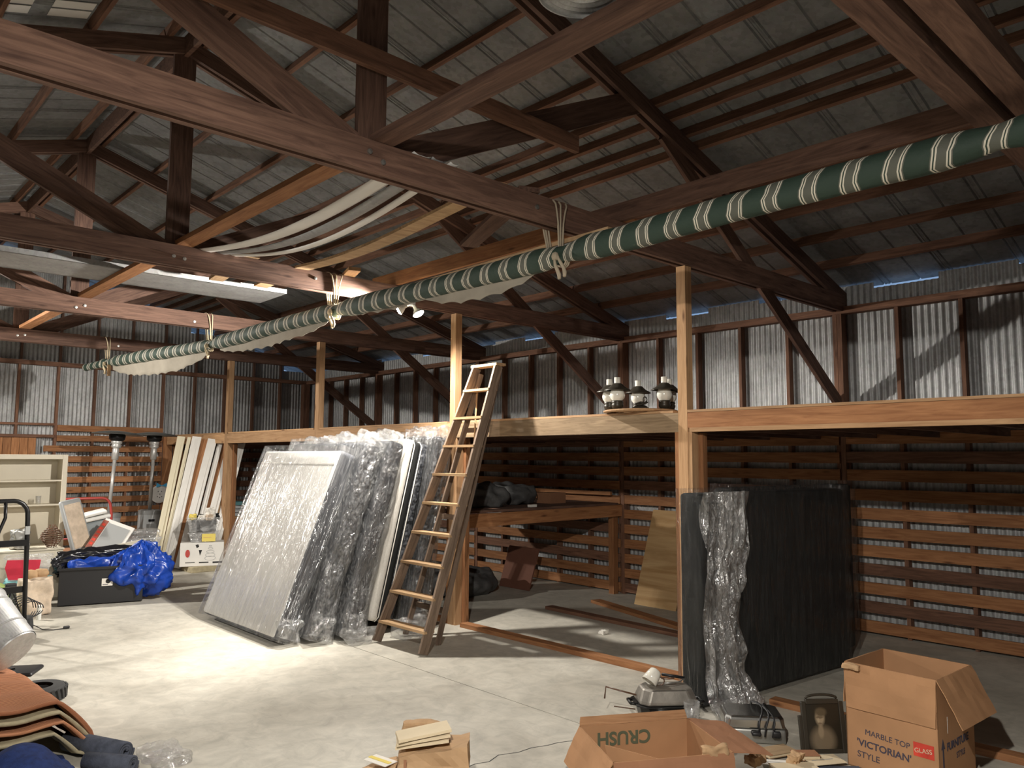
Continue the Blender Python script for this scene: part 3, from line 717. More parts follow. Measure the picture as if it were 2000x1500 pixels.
# two bowed metal strips and a dark one between
for i, (xa, xb, w, mat, lab) in enumerate(((2.70, 2.60, 0.13, 'white_paint', 'wide bowed white metal strip sagging between two tie beams'), (2.83, 2.73, 0.11, 'grey_trim', 'grey bowed strip between the two white sagging strips'), (2.95, 2.84, 0.07, 'white_paint', 'narrow bowed white strip nearest the bowed plank'))):
    st = thing('metal_strip', lab, 'strip', (2.65, 5.3, 3.62), 0, 'sagging strips on the ties')
    def fs_(u, v, xa=xa, xb=xb, w=w, i=i):
        yv = 3.70 + (6.86 - 3.70) * u
        x = xa + (xb - xa) * u + (v - 0.5) * w
        z = 3.62 + 0.006 * i - (0.14 + 0.03 * i) * math.sin(math.pi * u) + 0.012 * (1 if v in (0, 1) else 0)
        return Vector((x, yv, z)) - Vector(st.location)
    MB().grid(fs_, 36, 4).build('strip_sheet', mat, st, smooth=True, thick=0.003)

pan = thing('metal_decking', 'long grey folded metal sheet lying across the far runners', 'sheet metal', (2.6, 8.5, 3.66))
MB().box(-2.2, 1.49, -0.36, 0.36, 0, 0.012).build('panel_sheet', 'grey_trim', pan, RZ(-1.5) @ T(0, 0.08, 0.002))
MB().box(-2.2, 1.49, -0.37, -0.345, 0, 0.05).build('panel_flange', 'grey_trim', pan, RZ(-1.5) @ T(0, 0.08, 0.002))
MB().box(-2.2, 1.49, 0.345, 0.37, 0, 0.05).build('panel_flange', 'grey_trim', pan, RZ(-1.5) @ T(0, 0.08, 0.002))

for i, (x, y_, L, w, lab, m_, dx) in enumerate(((3.0, 6.70, 1.2, 0.14, 'short board offcut lying behind the lit tie beam by the strips', 'wood_pale', 0.15), (3.95, 6.5, 0.9, 0.12, 'short tan board offcut under the bowed strips', 'wood_new', 0.3), (3.6, 3.7, 1.5, 0.15, 'dark board end poking over the big diagonal tie beam', 'wood_old', 0.6), (1.1, 9.6, 1.6, 0.15, 'dusty board lying over the third tie beam by the grey panel', 'wood_fir', 0.9))):
    lone_plank('offcut_board', lab, 'board', (x, y_, 3.635), (x + dx, y_ + math.sqrt(max(0.01, L * L - dx * dx)), 3.635), w, 0.034, m_, group='offcuts on the ties')

lid = thing('ribbed_metal_disc', 'ribbed round galvanised disc lying up under the rafters', 'disc', (2.27, 2.02, 3.70))
MB().lathe([(0.265, 0.0), (0.262, 0.022), (0.245, 0.028), (0.225, 0.020), (0.205, 0.032), (0.185, 0.024), (0.16, 0.036), (0.14, 0.028), (0.115, 0.042), (0.095, 0.034), (0.05, 0.044), (0.0, 0.046)], 48, None, False).build('lid_pan', 'zinc', lid, RX(4) @ Matrix.Scale(0.70, 4), smooth=False, thick=0.002)
MB().tube([(0.265 * math.cos(a), 0.265 * math.sin(a), 0) for a in [k_ * math.pi / 24 for k_ in range(49)]], 0.006, 6).build('rolled_rim', 'zinc', lid, RX(4) @ Matrix.Scale(0.70, 4), smooth=True)
# ------------------------------------------------------------------ far left corner
bc = thing('bookcase', 'cream open-front bookcase standing at the far left', 'bookcase', (2.4, 12.62, 0))
for x0, x1, nm in ((-0.62, -0.56, 'side_panel'), (0.535, 0.60, 'side_panel')): MB().box(x0, x1, -0.02, 0.30, 0, 1.82).build(nm, 'cream_laminate', bc, bevel=0.003)
MB().box(-0.56, 0.535, 0.28, 0.295, 0.0, 1.8).build('back_panel', 'cream_laminate', bc)
MB().box(-0.56, 0.535, -0.02, 0.28, 1.755, 1.82).build('top_panel', 'cream_laminate', bc, bevel=0.003)
for z in (0.06, 0.53, 1.10, 1.44): MB().box(-0.56, 0.535, -0.005, 0.28, z, z + 0.022).build('bookshelf_board', 'cream_laminate', bc)
for i, (x, z, lab) in enumerate(((2.18, 1.126, 'small clear glass on the bookcase shelf, left one'), (2.68, 1.126, 'small clear glass on the bookcase shelf, right one'))):
    g = thing('tumbler', lab, 'glass', (x, 12.72, z), 0, 'glasses in the bookcase')
    MB().lathe([(0.03, 0.0), (0.036, 0.11), (0.033, 0.11), (0.028, 0.008), (0, 0.008)], 16, None, False).build('glass_wall', 'clear_plastic', g, smooth=True)

def heater(loc, tilt, label):
    h = thing('patio_heater', label, 'heater', loc, 0, 'patio heaters'); h.rotation_euler = (0, R(tilt), 0)
    MB().lathe([(0.22, 0), (0.225, 0.05), (0.19, 0.06), (0.185, 0.78), (0.17, 0.80), (0.0, 0.80)], 48, None, False).build('tank_housing', 'grey_white', h)
    MB().lathe([(0.19, 0.78), (0.19, 0.845), (0.15, 0.86), (0.0, 0.86)], 48, None, False).build('tank_lid', 'silver_grey', h)
    MB().box(-0.07, 0.03, -0.19, -0.178, 0.66, 0.70).build('hand_slot', 'black_plastic', h)
    MB().box(-0.10, 0.07, -0.187, -0.180, 0.45, 0.62).build('warning_label', 'silver_grey', h)
    MB().lathe([(0.03, 0.85), (0.03, 1.78)], 14).build('heater_pole', 'steel_bright', h, smooth=True)
    MB().lathe([(0.03, 1.74), (0.055, 1.75), (0.055, 1.92), (0.045, 1.94), (0.075, 1.95), (0.078, 1.99), (0.065, 2.0), (0.085, 2.02), (0.085, 2.06), (0.055, 2.08)], 20).build('valve_sleeve', 'steel_bright', h, smooth=True)
    MB().lathe([(0.09, 2.06), (0.125, 2.09), (0.13, 2.16), (0.10, 2.19)], 22).build('burner', 'black_metal', h, smooth=True)
    MB().lathe([(0.40, 2.165), (0.39, 2.18), (0.28, 2.205), (0.15, 2.225), (0.0, 2.235), (0.0, 2.228), (0.15, 2.215), (0.28, 2.195), (0.39, 2.168)], 40, None, False).build('reflector_hat', 'steel_dull', h, smooth=True)
    return h
heater((4.00, 14.25, 0), 3.2, 'patio heater with slanting pole, left of the two')
heater((4.81, 14.62, 0), 1.0, 'patio heater with its silver tank housing showing, right of the two')

# round snowman plate ornament on the wall board
sn = thing('plate_ornament', 'round white painted plate with a blue bow hung by the trim boards', 'ornament', (5.33, 15.66, 1.08))
MB().lathe([(0.17, 0), (0.172, 0.01), (0.15, 0.018), (0.0, 0.016)], 32, None, False).build('plate_disc', 'white_paint', sn, RX(90))
for s in (-1, 1): MB().prism([(0, 0), (s * 0.09, 0.05), (s * 0.10, -0.03)], -0.02, 0.0).build('bow_loop', 'blue_card', sn, T(0.03, -0.015, 0.16))
MB().prism([(0, 0), (0.08, 0.05), (0.10, -0.04), (0.03, -0.06)], -0.02, 0.0).build('red_ribbon', 'red_cloth', sn, T(0.12, -0.015, 0.13))
for a, b_ in ((-0.03, 0.05), (0.03, 0.05), (0.0, 0.0), (-0.04, -0.05), (0.0, -0.065), (0.04, -0.05)):
    MB().lathe([(0, 0), (0.009, 0.002), (0, 0.004)], 8, None, False).build('painted_dot', 'ink_black', sn, T(a, -0.018, b_) @ RX(90))

# leaning trim boards
TB = [('cream_paint', (4.40, 13.20), (5.00, 13.95), 0.11, 'cream trim board, leftmost of the leaning bundle'), ('cream_paint', (4.47, 13.12), (5.14, 13.90), 0.05, 'narrow cream trim strip second from the left in the bundle'),
      ('white_paint', (4.55, 13.05), (5.27, 13.86), 0.13, 'broad white trim board beside the cream ones'), ('wood_fir', (4.64, 13.02), (5.42, 13.80), 0.10, 'bare brown trim board showing its back in the bundle'),
      ('white_paint', (4.70, 12.93), (5.54, 13.74), 0.13, 'broad white trim board in the middle of the bundle'), ('white_paint', (4.84, 12.90), (5.66, 13.68), 0.07, 'thin white trim board right of the middle one'),
      ('wood_fir', (4.92, 12.92), (5.74, 13.64), 0.07, 'brown trim board between two white ones on the right'), ('white_paint', (4.98, 12.84), (5.84, 13.58), 0.12, 'white trim board second from the right in the bundle'),
      ('wood_pale', (5.10, 12.86), (5.90, 13.55), 0.06, 'tan trim strip next to the rightmost white board'), ('white_paint', (5.14, 12.78), (5.98, 13.50), 0.12, 'rightmost white trim board of the leaning bundle')]
for mat, (xa, ya), (xb, yb), w, lab in TB:
    xa += 0.06; xb = xa + 0.17 + (xb - xa) * 0.60; yb = ya + 0.55 * (yb - ya); w *= 1.15
    d = thing('trim_board', lab, 'board', (xa, ya, 0.003), 0, 'leaning trim boards')
    zt = 2.12 + rnd.uniform(-0.03, 0.02)
    facing = Vector((-0.55, -0.80, 0.3))
    plank('board_face', (xa, ya, 0.012), (xb, yb, zt), w, 0.018, mat, d, facing)
    if 'white' in mat or 'cream' in mat: plank('moulding', (xa - 0.008, ya - 0.012, 0.05), (xb - 0.008, yb - 0.012, zt - 0.04), w * 0.35, 0.016, mat, d, facing)

# white carton with drawings and two clear bins
wc = thing('picture_carton', 'white carton with line drawings at the foot of the trim boards', 'box', (4.99, 12.60, 0.09), R(-22))
MB().box(-0.32, 0.32, -0.20, 0.20, 0, 0.36).build('carton_body', 'white_paint', wc, bevel=0.004)
MB().lathe([(0, 0), (0.045, 0.001), (0.045, 0.0015), (0, 0.002)], 20, None, False).build('orange_spot', 'red_paint', wc, T(-0.21, -0.202, 0.20) @ RX(90) @ Matrix.Diagonal((0.75, 1.35, 1, 1)))
MB().prism([(0, 0), (0.03, 0.09), (-0.02, 0.09)], -0.001, 0.0).build('printed_mark', 'ink_black', wc, T(-0.03, -0.2005, 0.16))
MB().prism([(0, 0), (0.035, 0.02), (0.02, 0.06), (-0.02, 0.05)], -0.001, 0.0).build('printed_mark', 'ink_black', wc, T(-0.08, -0.2005, 0.28))
for r_, zc in ((0.08, 0.12), (0.07, 0.17), (0.055, 0.22), (0.035, 0.27), (0.02, 0.31)):
    MB().tube([(0.12 + r_ * math.cos(a), -0.201, zc + 0.4 * r_ * math.sin(a)) for a in [q * math.pi / 10 for q in range(21)]], 0.0025, 4).build('printed_outline', 'silver_grey', wc)
for i in range(3): MB().box(-0.24 + 0.2 * i, -0.10 + 0.2 * i, -0.2012, -0.2, 0.055 - 0.008 * i, 0.065).build('printed_line', 'ink_black', wc)
for a, b_, lab in ((-0.2, 0.1, 'left'), (0.15, 0.0, 'right')):
    pass
tag(link('cloth_roll', crumple(4.74, 5.24, 12.35, 12.80, 0, 0.088, 0.012, 9, 14, 2.0), 'tan_pad', smooth=True), 'rolled brown cloth squashed under the white carton', 'cloth')
def clear_bin(loc, rz, w, d, h, label, grp='clear plastic bins', fill=None):
    b = thing('clear_bin', label, 'bin', loc, rz, grp)
    t_ = 0.82
    vs = [(-w * t_ / 2, -d * t_ / 2, 0), (w * t_ / 2, -d * t_ / 2, 0), (w * t_ / 2, d * t_ / 2, 0), (-w * t_ / 2, d * t_ / 2, 0), (-w / 2, -d / 2, h), (w / 2, -d / 2, h), (w / 2, d / 2, h), (-w / 2, d / 2, h)]
    MB().add(vs, [(0, 3, 2, 1), (0, 1, 5, 4), (1, 2, 6, 5), (2, 3, 7, 6), (3, 0, 4, 7)]).build('bin_shell', 'clear_plastic', b, thick=0.004)
    for x0, x1, y0, y1 in ((-w / 2 - .012, w / 2 + .012, -d / 2 - .012, -d / 2), (-w / 2 - .012, w / 2 + .012, d / 2, d / 2 + .012), (-w / 2 - .012, -w / 2, -d / 2, d / 2), (w / 2, w / 2 + .012, -d / 2, d / 2)):
        MB().box(x0, x1, y0, y1, h - 0.015, h).build('bin_rim', 'clear_plastic', b)
    return b
b1 = clear_bin((5.0, 12.60, 0.455), R(-22), 0.44, 0.32, 0.15, 'clear bin with a yellow label under the overflowing one')
MB().box(-0.02, 0.18, -0.175, -0.172, 0.01, 0.13).build('yellow_label', 'yellow_paper', b1)
MB().box(0.0, 0.12, -0.1765, -0.175, 0.07, 0.078).build('label_writing', 'wood_new', b1)
b2 = clear_bin((5.0, 12.60, 0.61), R(-22), 0.50, 0.34, 0.23, 'overflowing clear bin of odds and ends on top of the stack')
tag(link('bin_contents', crumple(4.85, 5.15, 12.48, 12.72, 0.62, 0.80, 0.02, 20, 10, 4.0), 'grey_bundle', smooth=True), 'grey odds and ends filling the top clear bin', 'contents')
for i, (dx, dy, s, mat, nm, lab) in enumerate(((-0.15, 0.05, 0.09, 'yellow_paper', 'cloth_scrap', 'yellow scrap poking out of the overflowing bin'), (-0.08, -0.08, 0.08, 'paper_white', 'tissue_scrap', 'white scrap at the front of the overflowing bin'), (-0.04, 0.04, 0.09, 'black_fabric', 'black_scrap', 'black scrap in the middle of the overflowing bin'),
        (0.08, -0.02, 0.12, 'paper_white', 'tissue_scrap', 'tall white tissue standing in the overflowing bin'), (0.17, 0.03, 0.10, 'black_fabric', 'black_scrap', 'black box shape at the right of the overflowing bin'), (0.04, -0.10, 0.09, 'tan_bag', 'cloth_scrap', 'cream scrap in front of the tall tissue'))):
    x, y_ = 5.0 + dx * 0.93, 12.60 - dx * 0.37 + dy
    tag(link(nm, crumple(x - s / 2, x + s / 2, y_ - s / 2, y_ + s / 2, 0.79, 0.81 + s * (1.4 if i == 3 else 0.8), 0.03, 18, 8, i * 2.2), mat, smooth=(i % 2 == 0)), lab, 'scrap', 'scraps in the overflowing bin')

# small brown table with teal cushions
tbt = thing('side_table', 'small brown wooden table behind the wrapped mattress', 'table', (5.98, 13.78, 0), R(-5))
MB().box(-0.26, 0.26, -0.22, 0.22, 0.72, 0.745).build('table_top', 'wood_new', tbt)
for sx_ in (-1, 1):
    for sy_ in (-1, 1): MB().box(sx_ * 0.23 - 0.022, sx_ * 0.23 + 0.022, sy_ * 0.19 - 0.022, sy_ * 0.19 + 0.022, 0, 0.72).build('leg', 'wood_fir', tbt)
MB().box(-0.205, 0.205, -0.205, -0.19, 0.30, 0.72).build('apron', 'wood_fir', tbt)
for i in range(4):
    z0 = 0.75 + 0.064 * i
    tag(link('seat_cushion', crumple(5.76, 6.20, 13.60, 13.96, z0, z0 + 0.0525, 0.008, 8, 12, i * 1.3), 'teal' if i == 3 else 'grey_white', smooth=True), ['bottom', 'second', 'third', 'teal top'][i] + ' cushion in the stack on the small brown table', 'cushion', 'stacked cushions')

# black storage tote with blue tarp
bt = thing('black_tote', 'large black open storage tote stuffed with a blue tarp', 'tote', (3.03, 10.78, 0), R(-17))
for x0, x1, y0, y1 in ((-0.46, 0.46, -0.26, -0.245), (-0.46, 0.46, 0.245, 0.26), (-0.46, -0.445, -0.245, 0.245), (0.445, 0.46, -0.245, 0.245)): MB().box(x0, x1, y0, y1, 0.012, 0.45).build('tote_wall', 'black_plastic', bt, bevel=0.004)
MB().box(-0.445, 0.445, -0.245, 0.245, 0.012, 0.03).build('tote_base', 'black_plastic', bt)
for x0, x1, y0, y1 in ((-0.48, 0.48, -0.285, -0.26), (-0.48, 0.48, 0.26, 0.285), (-0.48, -0.46, -0.26, 0.26), (0.46, 0.48, -0.26, 0.26)): MB().box(x0, x1, y0, y1, 0.425, 0.455).build('tote_rim', 'black_plastic', bt, bevel=0.003)
for x in (-0.38, 0.38): MB().lathe([(0.035, -0.02), (0.035, 0.02)], 16).build('wheel', 'rubber', bt, T(x, 0.2, 0.036) @ RX(90))
MB().box(0.00, 0.12, -0.262, -0.2605, 0.22, 0.31).build('sticker', 'paper_white', bt)
MB().lathe([(0, 0), (0.028, 0.001), (0, 0.002)], 12, None, False).build('sticker_logo', 'ink_black', bt, T(0.07, -0.263, 0.275) @ RX(90))
MB().box(0.01, 0.07, -0.2635, -0.262, 0.232, 0.24).build('sticker_text', 'ink_blue', bt)
tp = thing('blue_tarp', 'crumpled glossy blue tarp spilling over the end of the black tote', 'tarp', (3.38, 10.6, 0.2))
def tarp(u, v):
    th = u * 2 * math.pi; ph = v * math.pi
    x = 0.34 * math.sin(ph) * math.cos(th); y_ = 0.19 * math.sin(ph) * math.sin(th); z = 0.27 * math.cos(ph)
    nn = Vector((x, y_, z)).normalized(); q = Vector((nn.x * 0.36 + 0.25 * nz(nn, 1.5, 8.0), nn.y * 0.36, nn.z * 0.18 + nn.x * 0.15))
    fo = Vector((math.cos(th) * 0.5, math.sin(th) * 0.5, z * 0.9 + 0.15 * math.sin(th * 2)))
    r1 = max(0.0, 1 - abs(2 * nz(fo, 4.6, 3.0))) ** 1.5; r2_ = max(0.0, 1 - abs(2 * nz(q, 9.0, 5.0))) ** 2
    return Vector((x, y_, z)) + nn * (0.09 * nz(nn, 1.6, 2.0) + 0.085 * r1 + 0.03 * r2_ - 0.03) + Vector((0.04, -0.05, 0.17))
MB().grid(tarp, 96, 64).build('tarp_bulge', 'blue_tarp', tp, RZ(-17), smooth=True)
tag(tp.children[0], 'shiny blue tarp folds')
link('tarp_tuck', crumple(-0.75, -0.05, -0.06, 0.34, 0.16, 0.32, 0.05, 7, 18, 8.0, sphere=0.4), 'blue_tarp', tp, RZ(-17), smooth=True)
tag(link('black_sheet', crumple(2.55, 3.75, 10.95, 11.10, 0.30, 0.62, 0.05, 6, 22, 6.0, (1, 1, 3), sphere=0.3), 'black_film', smooth=True), 'glossy black plastic sheet bunched behind the blue tarp', 'plastic sheet')
lone_plank('cream_board', 'cream board on edge resting behind the black plastic sheet', 'board', (2.62, 11.14, 0.50), (3.62, 11.24, 0.635), 0.025, 0.09, 'cream_laminate')

# pile behind the tote
mt = thing('mirror_tray', 'tall grey wrapped tray leaning against the bookcase', 'tray', (3.02, 11.70, 0.545), R(25))
link('tray_body', rbox(-0.16, 0.16, -0.03, 0.03, 0, 0.70, 0.028, 3), 'silver_grey', mt, RX(-14) @ RY(-9), smooth=True)
link('tray_inset', rbox(-0.125, 0.125, -0.042, -0.02, 0.04, 0.64, 0.015, 2), 'tan_bag', mt, RX(-14) @ RY(-9), smooth=True)
pf = thing('picture_board', 'white-framed board with a red lettered edge leaning in the pile', 'frame', (3.17, 11.42, 0.515), R(-12))
Mt = RX(-38) @ RY(28)
MB().box(-0.20, 0.20, -0.014, 0.014, 0, 0.52).build('frame_border', 'white_paint', pf, Mt, bevel=0.006)
MB().box(-0.13, 0.16, -0.018, -0.014, 0.05, 0.46).build('grey_field', 'silver_grey', pf, Mt)
MB().box(-0.21, -0.14, -0.02, -0.014, 0.0, 0.48).build('red_edge', 'red_brown', pf, Mt)
for q in range(6): MB().box(-0.195, -0.155, -0.0215, -0.02, 0.06 + 0.065 * q, 0.10 + 0.065 * q).build('red_letter', 'ink_red', pf, Mt)
co = thing('white_cooler', 'white lidded storage box tilted on the pile behind the tray', 'box', (3.30, 12.16, 0.56), R(-10))
link('box_body', rbox(-0.22, 0.22, -0.2, 0.2, 0, 0.34, 0.03, 3), 'grey_bin', co, RY(-12), smooth=True)
link('box_lid', rbox(-0.24, 0.24, -0.22, 0.22, 0.345, 0.40, 0.02, 3), 'white_plastic', co, RY(-12), smooth=True)
link('box_lid', rbox(-0.22, 0.22, -0.22, 0.22, 0.41, 0.46, 0.02, 3), 'white_plastic', co, RY(-14), smooth=True)
pb = thing('packing_crate', 'plain brown carton underneath the pile beside the bookcase', 'box', (3.40, 11.95, 0), R(-8))
MB().box(-0.52, 0.10, -0.50, 0.45, 0, 0.51).build('crate_body', 'card_dark', pb); MB().box(-0.25, -0.19, -0.502, 0.45, 0.5101, 0.5112).build('crate_tape', 'kraft', pb)
cb_ = clear_bin((3.78, 11.72, 0.41), R(-12), 0.46, 0.34, 0.26, 'clear bin of blue and pink cloth in front of the silver heater tank')
lb_ = thing('low_carton', 'low brown carton carrying the clear bin of cloth', 'box', (3.78, 11.72, 0), R(-12)); MB().box(-0.22, 0.22, -0.17, 0.17, 0, 0.408).build('carton_body', 'card', lb_); MB().box(-0.22, 0.22, -0.02, 0.02, 0.4081, 0.409).build('carton_tape', 'kraft', lb_)
tag(link('blue_cloth', crumple(3.62, 3.75, 11.66, 11.82, 0.43, 0.55, 0.02, 14, 8, 1.0), 'blue_tarp', smooth=True), 'blue cloth inside the clear bin by the heater', 'cloth')
tag(link('pink_cloth', crumple(3.79, 3.92, 11.60, 11.78, 0.43, 0.57, 0.02, 14, 8, 2.0), 'tan_bag', smooth=True), 'pinkish cloth inside the clear bin by the heater', 'cloth')
tag(link('film_bag', crumple(3.58, 3.99, 11.58, 11.86, 0.69, 0.77, 0.03, 10, 14, 3.0, sphere=0.3), 'film_loose', smooth=True), 'crumpled clear bag on top of the bin of cloth', 'bag')
ht2 = thing('red_hand_truck', 'red tubular hand truck handle rising behind the pile', 'hand truck', (3.55, 13.3, 0))
arc = [(-0.5, 0, 0), (-0.5, 0, 1.05)] + [(-0.38 - 0.12 * math.cos(a), 0, 1.05 + 0.10 * math.sin(a)) for a in [0.3, 0.7, 1.1, 1.57]] + [(0.12 + 0.13 * math.sin(a), 0, 1.02 + 0.13 * math.cos(a)) for a in [0, 0.4, 0.8, 1.2, 1.57]] + [(0.27, 0, 0.9), (0.27, 0, 0)]
MB().tube(arc, 0.02, 8).build('handle_loop', 'red_paint', ht2, smooth=True)
MB().tube([(-0.5, 0, 0.55), (0.27, 0, 0.55)], 0.015, 8).build('cross_bar', 'red_paint', ht2, smooth=True)
MB().box(-0.5, 0.27, -0.2, 0.0, 0.002, 0.012).build('toe_plate', 'red_paint', ht2)

# bins at the far left edge
gb = thing('grey_bin', 'grey bin with a teal lid and a blue paper label', 'bin', (2.25, 10.93, 0), R(-14))
MB().add([(-0.19, -0.14, 0), (0.19, -0.14, 0), (0.19, 0.14, 0), (-0.19, 0.14, 0), (-0.23, -0.18, 0.30), (0.23, -0.18, 0.30), (0.23, 0.18, 0.30), (-0.23, 0.18, 0.30)], [(0, 3, 2, 1), (4, 5, 6, 7), (0, 1, 5, 4), (1, 2, 6, 5), (2, 3, 7, 6), (3, 0, 4, 7)]).build('bin_shell', 'grey_bin', gb, bevel=0.006)
link('bin_lid_panel', rbox(-0.245, 0.245, -0.195, 0.195, 0.302, 0.33, 0.008, 2), 'teal_lid', gb)
MB().prism([(-0.11, 0.02), (0.09, 0.02), (0.12, 0.15), (0.06, 0.24), (-0.05, 0.26), (-0.11, 0.2)], -0.003, 0.0).build('blue_label', 'blue_card', gb, T(0.02, -0.172, 0.0) @ RX(7))
for z, w in ((0.17, 0.05), (0.11, 0.045)): MB().box(-0.05, -0.05 + w, -0.181 + 0.0, -0.179, z, z + 0.012).build('label_writing', 'ink_blue', gb, T(0.02, -0.003, 0))
rb_ = clear_bin((2.25, 10.95, 0.334), R(-14), 0.48, 0.34, 0.27, 'clear bin with a red sheet on the grey bin')
MB().prism([(-0.19, 0.02), (0.10, 0.0), (0.13, 0.24), (-0.21, 0.25), (-0.23, 0.16)], -0.004, 0.0).build('red_sheet', 'red_cloth', rb_, T(0, -0.18, 0) @ RX(5))
for z, x in ((0.15, -0.08), (0.09, -0.08)): MB().box(x, x + 0.10, -0.192, -0.19, z, z + 0.016).build('sheet_writing', 'ink_red', rb_)
cr = thing('low_shelf_box', 'cream box under the tangled wire items by the bookcase', 'box', (2.25, 11.6, 0)); MB().box(-0.5, 0.48, -0.15, 0.25, 0.0, 0.60).build('box_body', 'cream_laminate', cr); MB().box(-0.52, 0.49, -0.17, 0.27, 0.602, 0.62).build('box_lid', 'cream_laminate', cr)
wb = thing('wire_basket', 'coiled brown wire basket on the cream box', 'basket', (2.62, 11.58, 0.622))
for q in range(9):
    z = 0.02 + 0.22 * q / 8; r_ = 0.13 * math.sin(0.35 + 2.3 * q / 8)
    MB().tube([(r_ * math.cos(a), r_ * math.sin(a), z + 0.004 * math.sin(3 * a)) for a in [k_ * math.pi / 10 for k_ in range(21)]], 0.006, 5).build('wire_ring', 'brown_bead', wb, smooth=True)
for q in range(5):
    a = q * 1.256; MB().tube([(0.05 * math.cos(a), 0.05 * math.sin(a), 0.0), (0.13 * math.cos(a), 0.13 * math.sin(a), 0.12), (0.03 * math.cos(a), 0.03 * math.sin(a), 0.29)], 0.005, 5).build('wire_rib', 'brown_bead', wb, smooth=True)
tag(link('silver_bag', crumple(2.18, 2.36, 11.5, 11.72, 0.624, 0.86, 0.05, 9, 14, 4.4, sphere=0.4), 'steel_dull', smooth=True), 'crumpled silver bag next to the wire basket', 'bag')
tag(link('black_bag', crumple(1.50, 1.86, 10.95, 11.25, 0.415, 0.62, 0.04, 7, 14, 7.7, sphere=0.4), 'black_film', smooth=True), 'shiny black bag on the teal lidded bin at the left edge', 'bag')
g2 = thing('teal_lidded_bin', 'bin with a pale teal lid at the left frame edge', 'bin', (1.62, 11.10, 0), R(-14))
link('bin_shell', rbox(-0.25, 0.22, -0.16, 0.16, 0, 0.36, 0.02, 2), 'white_plastic', g2); link('bin_lid_panel', rbox(-0.28, 0.25, -0.2, 0.18, 0.365, 0.41, 0.012, 2), 'teal_lid', g2)
tag(link('green_sack', crumple(1.56, 1.94, 10.2, 10.5, 0, 0.36, 0.05, 7, 14, 1.7, sphere=0.3), 'green_cloth', smooth=True), 'green patterned sack beside the black hand truck', 'sack')
tag(link('tan_sack', crumple(2.06, 2.36, 10.25, 10.5, 0, 0.40, 0.05, 7, 16, 2.9, (1, 1, 0.6), sphere=0.25), 'tan_bag', smooth=True), 'crumpled tan plastic sack holding paper rolls', 'sack')
for q, (dx, dy) in enumerate(((0.02, 0.0), (0.12, 0.03))):
    tag(link('paper_roll', crumple(2.10 + dx, 2.20 + dx, 10.32 + dy, 10.42 + dy, 0.40, 0.50, 0.02, 12, 8, q * 3.0, sphere=0.5), 'kraft', smooth=True), ['brown paper wad sticking out of the tan sack, left', 'brown paper wad sticking out of the tan sack, right'][q], 'paper')
# black hand truck
ht = thing('hand_truck', 'black tubular steel hand truck at the left edge', 'hand truck', (1.55, 8.95, 0))
arc = [(0.28, 0, 0.03), (0.265, 0.05, 1.18)] + [(0.14 + 0.125 * math.cos(a), 0.06, 1.22 + 0.14 * math.sin(a)) for a in [0.2, 0.5, 0.9, 1.3, 1.57]] + [(-0.05, 0.06, 1.36), (-0.2, 0.06, 1.30), (-0.28, 0.05, 1.18), (-0.28, 0, 0.03)]
MB().tube(arc, 0.022, 10).build('handle_loop', 'black_metal', ht, smooth=True)
MB().tube([(0.07, 0.055, 1.36), (0.075, 0.05, 1.20), (0.02, 0.03, 1.05), (0.01, 0.0, 0.55), (0.0, 0, 0.05)], 0.016, 8).build('centre_tube', 'black_metal', ht, smooth=True)
for z in (0.95, 0.5): MB().box(-0.28, 0.275, -0.012, 0.012, z - 0.03, z + 0.03).build('cross_strap', 'black_metal', ht, T(0, 0.03, 0))
MB().box(0.245, 0.285, -0.028, -0.02, 1.03, 1.11).build('handle_sticker', 'silver_grey', ht, T(0, 0.045, 0))
MB().box(-0.25, 0.27, -0.24, 0.0, 0.002, 0.012).build('toe_plate', 'black_metal', ht)
for s in (-1, 1): MB().lathe([(0.05, -0.03), (0.11, -0.03), (0.115, 0), (0.11, 0.03), (0.05, 0.03)], 20).build('wheel', 'rubber', ht, T(s * 0.33, 0.10, 0.117) @ RY(90))
cd = thing('cable_tripod', 'black cables bundled on a small tripod behind the hand truck', 'cables', (1.85, 9.75, 0))
for a in (0.3, 2.4, 4.5): MB().tube([(0.16 * math.cos(a), 0.16 * math.sin(a), 0.0), (0.05 * math.cos(a), 0.05 * math.sin(a), 0.30), (0.0, 0.0, 0.42)], 0.009, 6).build('tripod_leg', 'black_metal', cd, smooth=True)
link('clamp_head', rbox(-0.05, 0.05, -0.03, 0.03, 0.40, 0.46, 0.01, 2), 'black_plastic', cd)
for q in range(5): MB().tube([(0.10 + 0.12 * math.cos(a) + 0.02 * q, -0.02 * q, 0.18 + (0.14 - 0.015 * q) * math.sin(a)) for a in [k_ * 0.4 for k_ in range(16)]], 0.005, 5).build('cable_coil', 'black_plastic', cd, smooth=True)
ps = thing('power_cord', 'black power cord with its plug lying on the concrete', 'cord', (2.05, 9.5, 0))
MB().tube([(-0.15, 0.1, 0.02), (-0.05, 0.05, 0.05), (0.0, 0.0, 0.03), (0.04, -0.12, 0.006), (0.12, -0.2, 0.006), (0.22, -0.2, 0.006)], 0.005, 6).build('cord', 'black_plastic', ps, smooth=True)
link('plug', rbox(0.21, 0.27, -0.215, -0.185, 0.001, 0.03, 0.008, 2), 'black_plastic', ps)
tag(link('white_tube', MB().lathe([(0.025, 0), (0.025, 0.16)], 12).mesh('tube'), 'white_plastic', None, T(2.18, 10.0, 0.0) @ RX(6)), 'short white tube standing by the tan sack', 'tube')

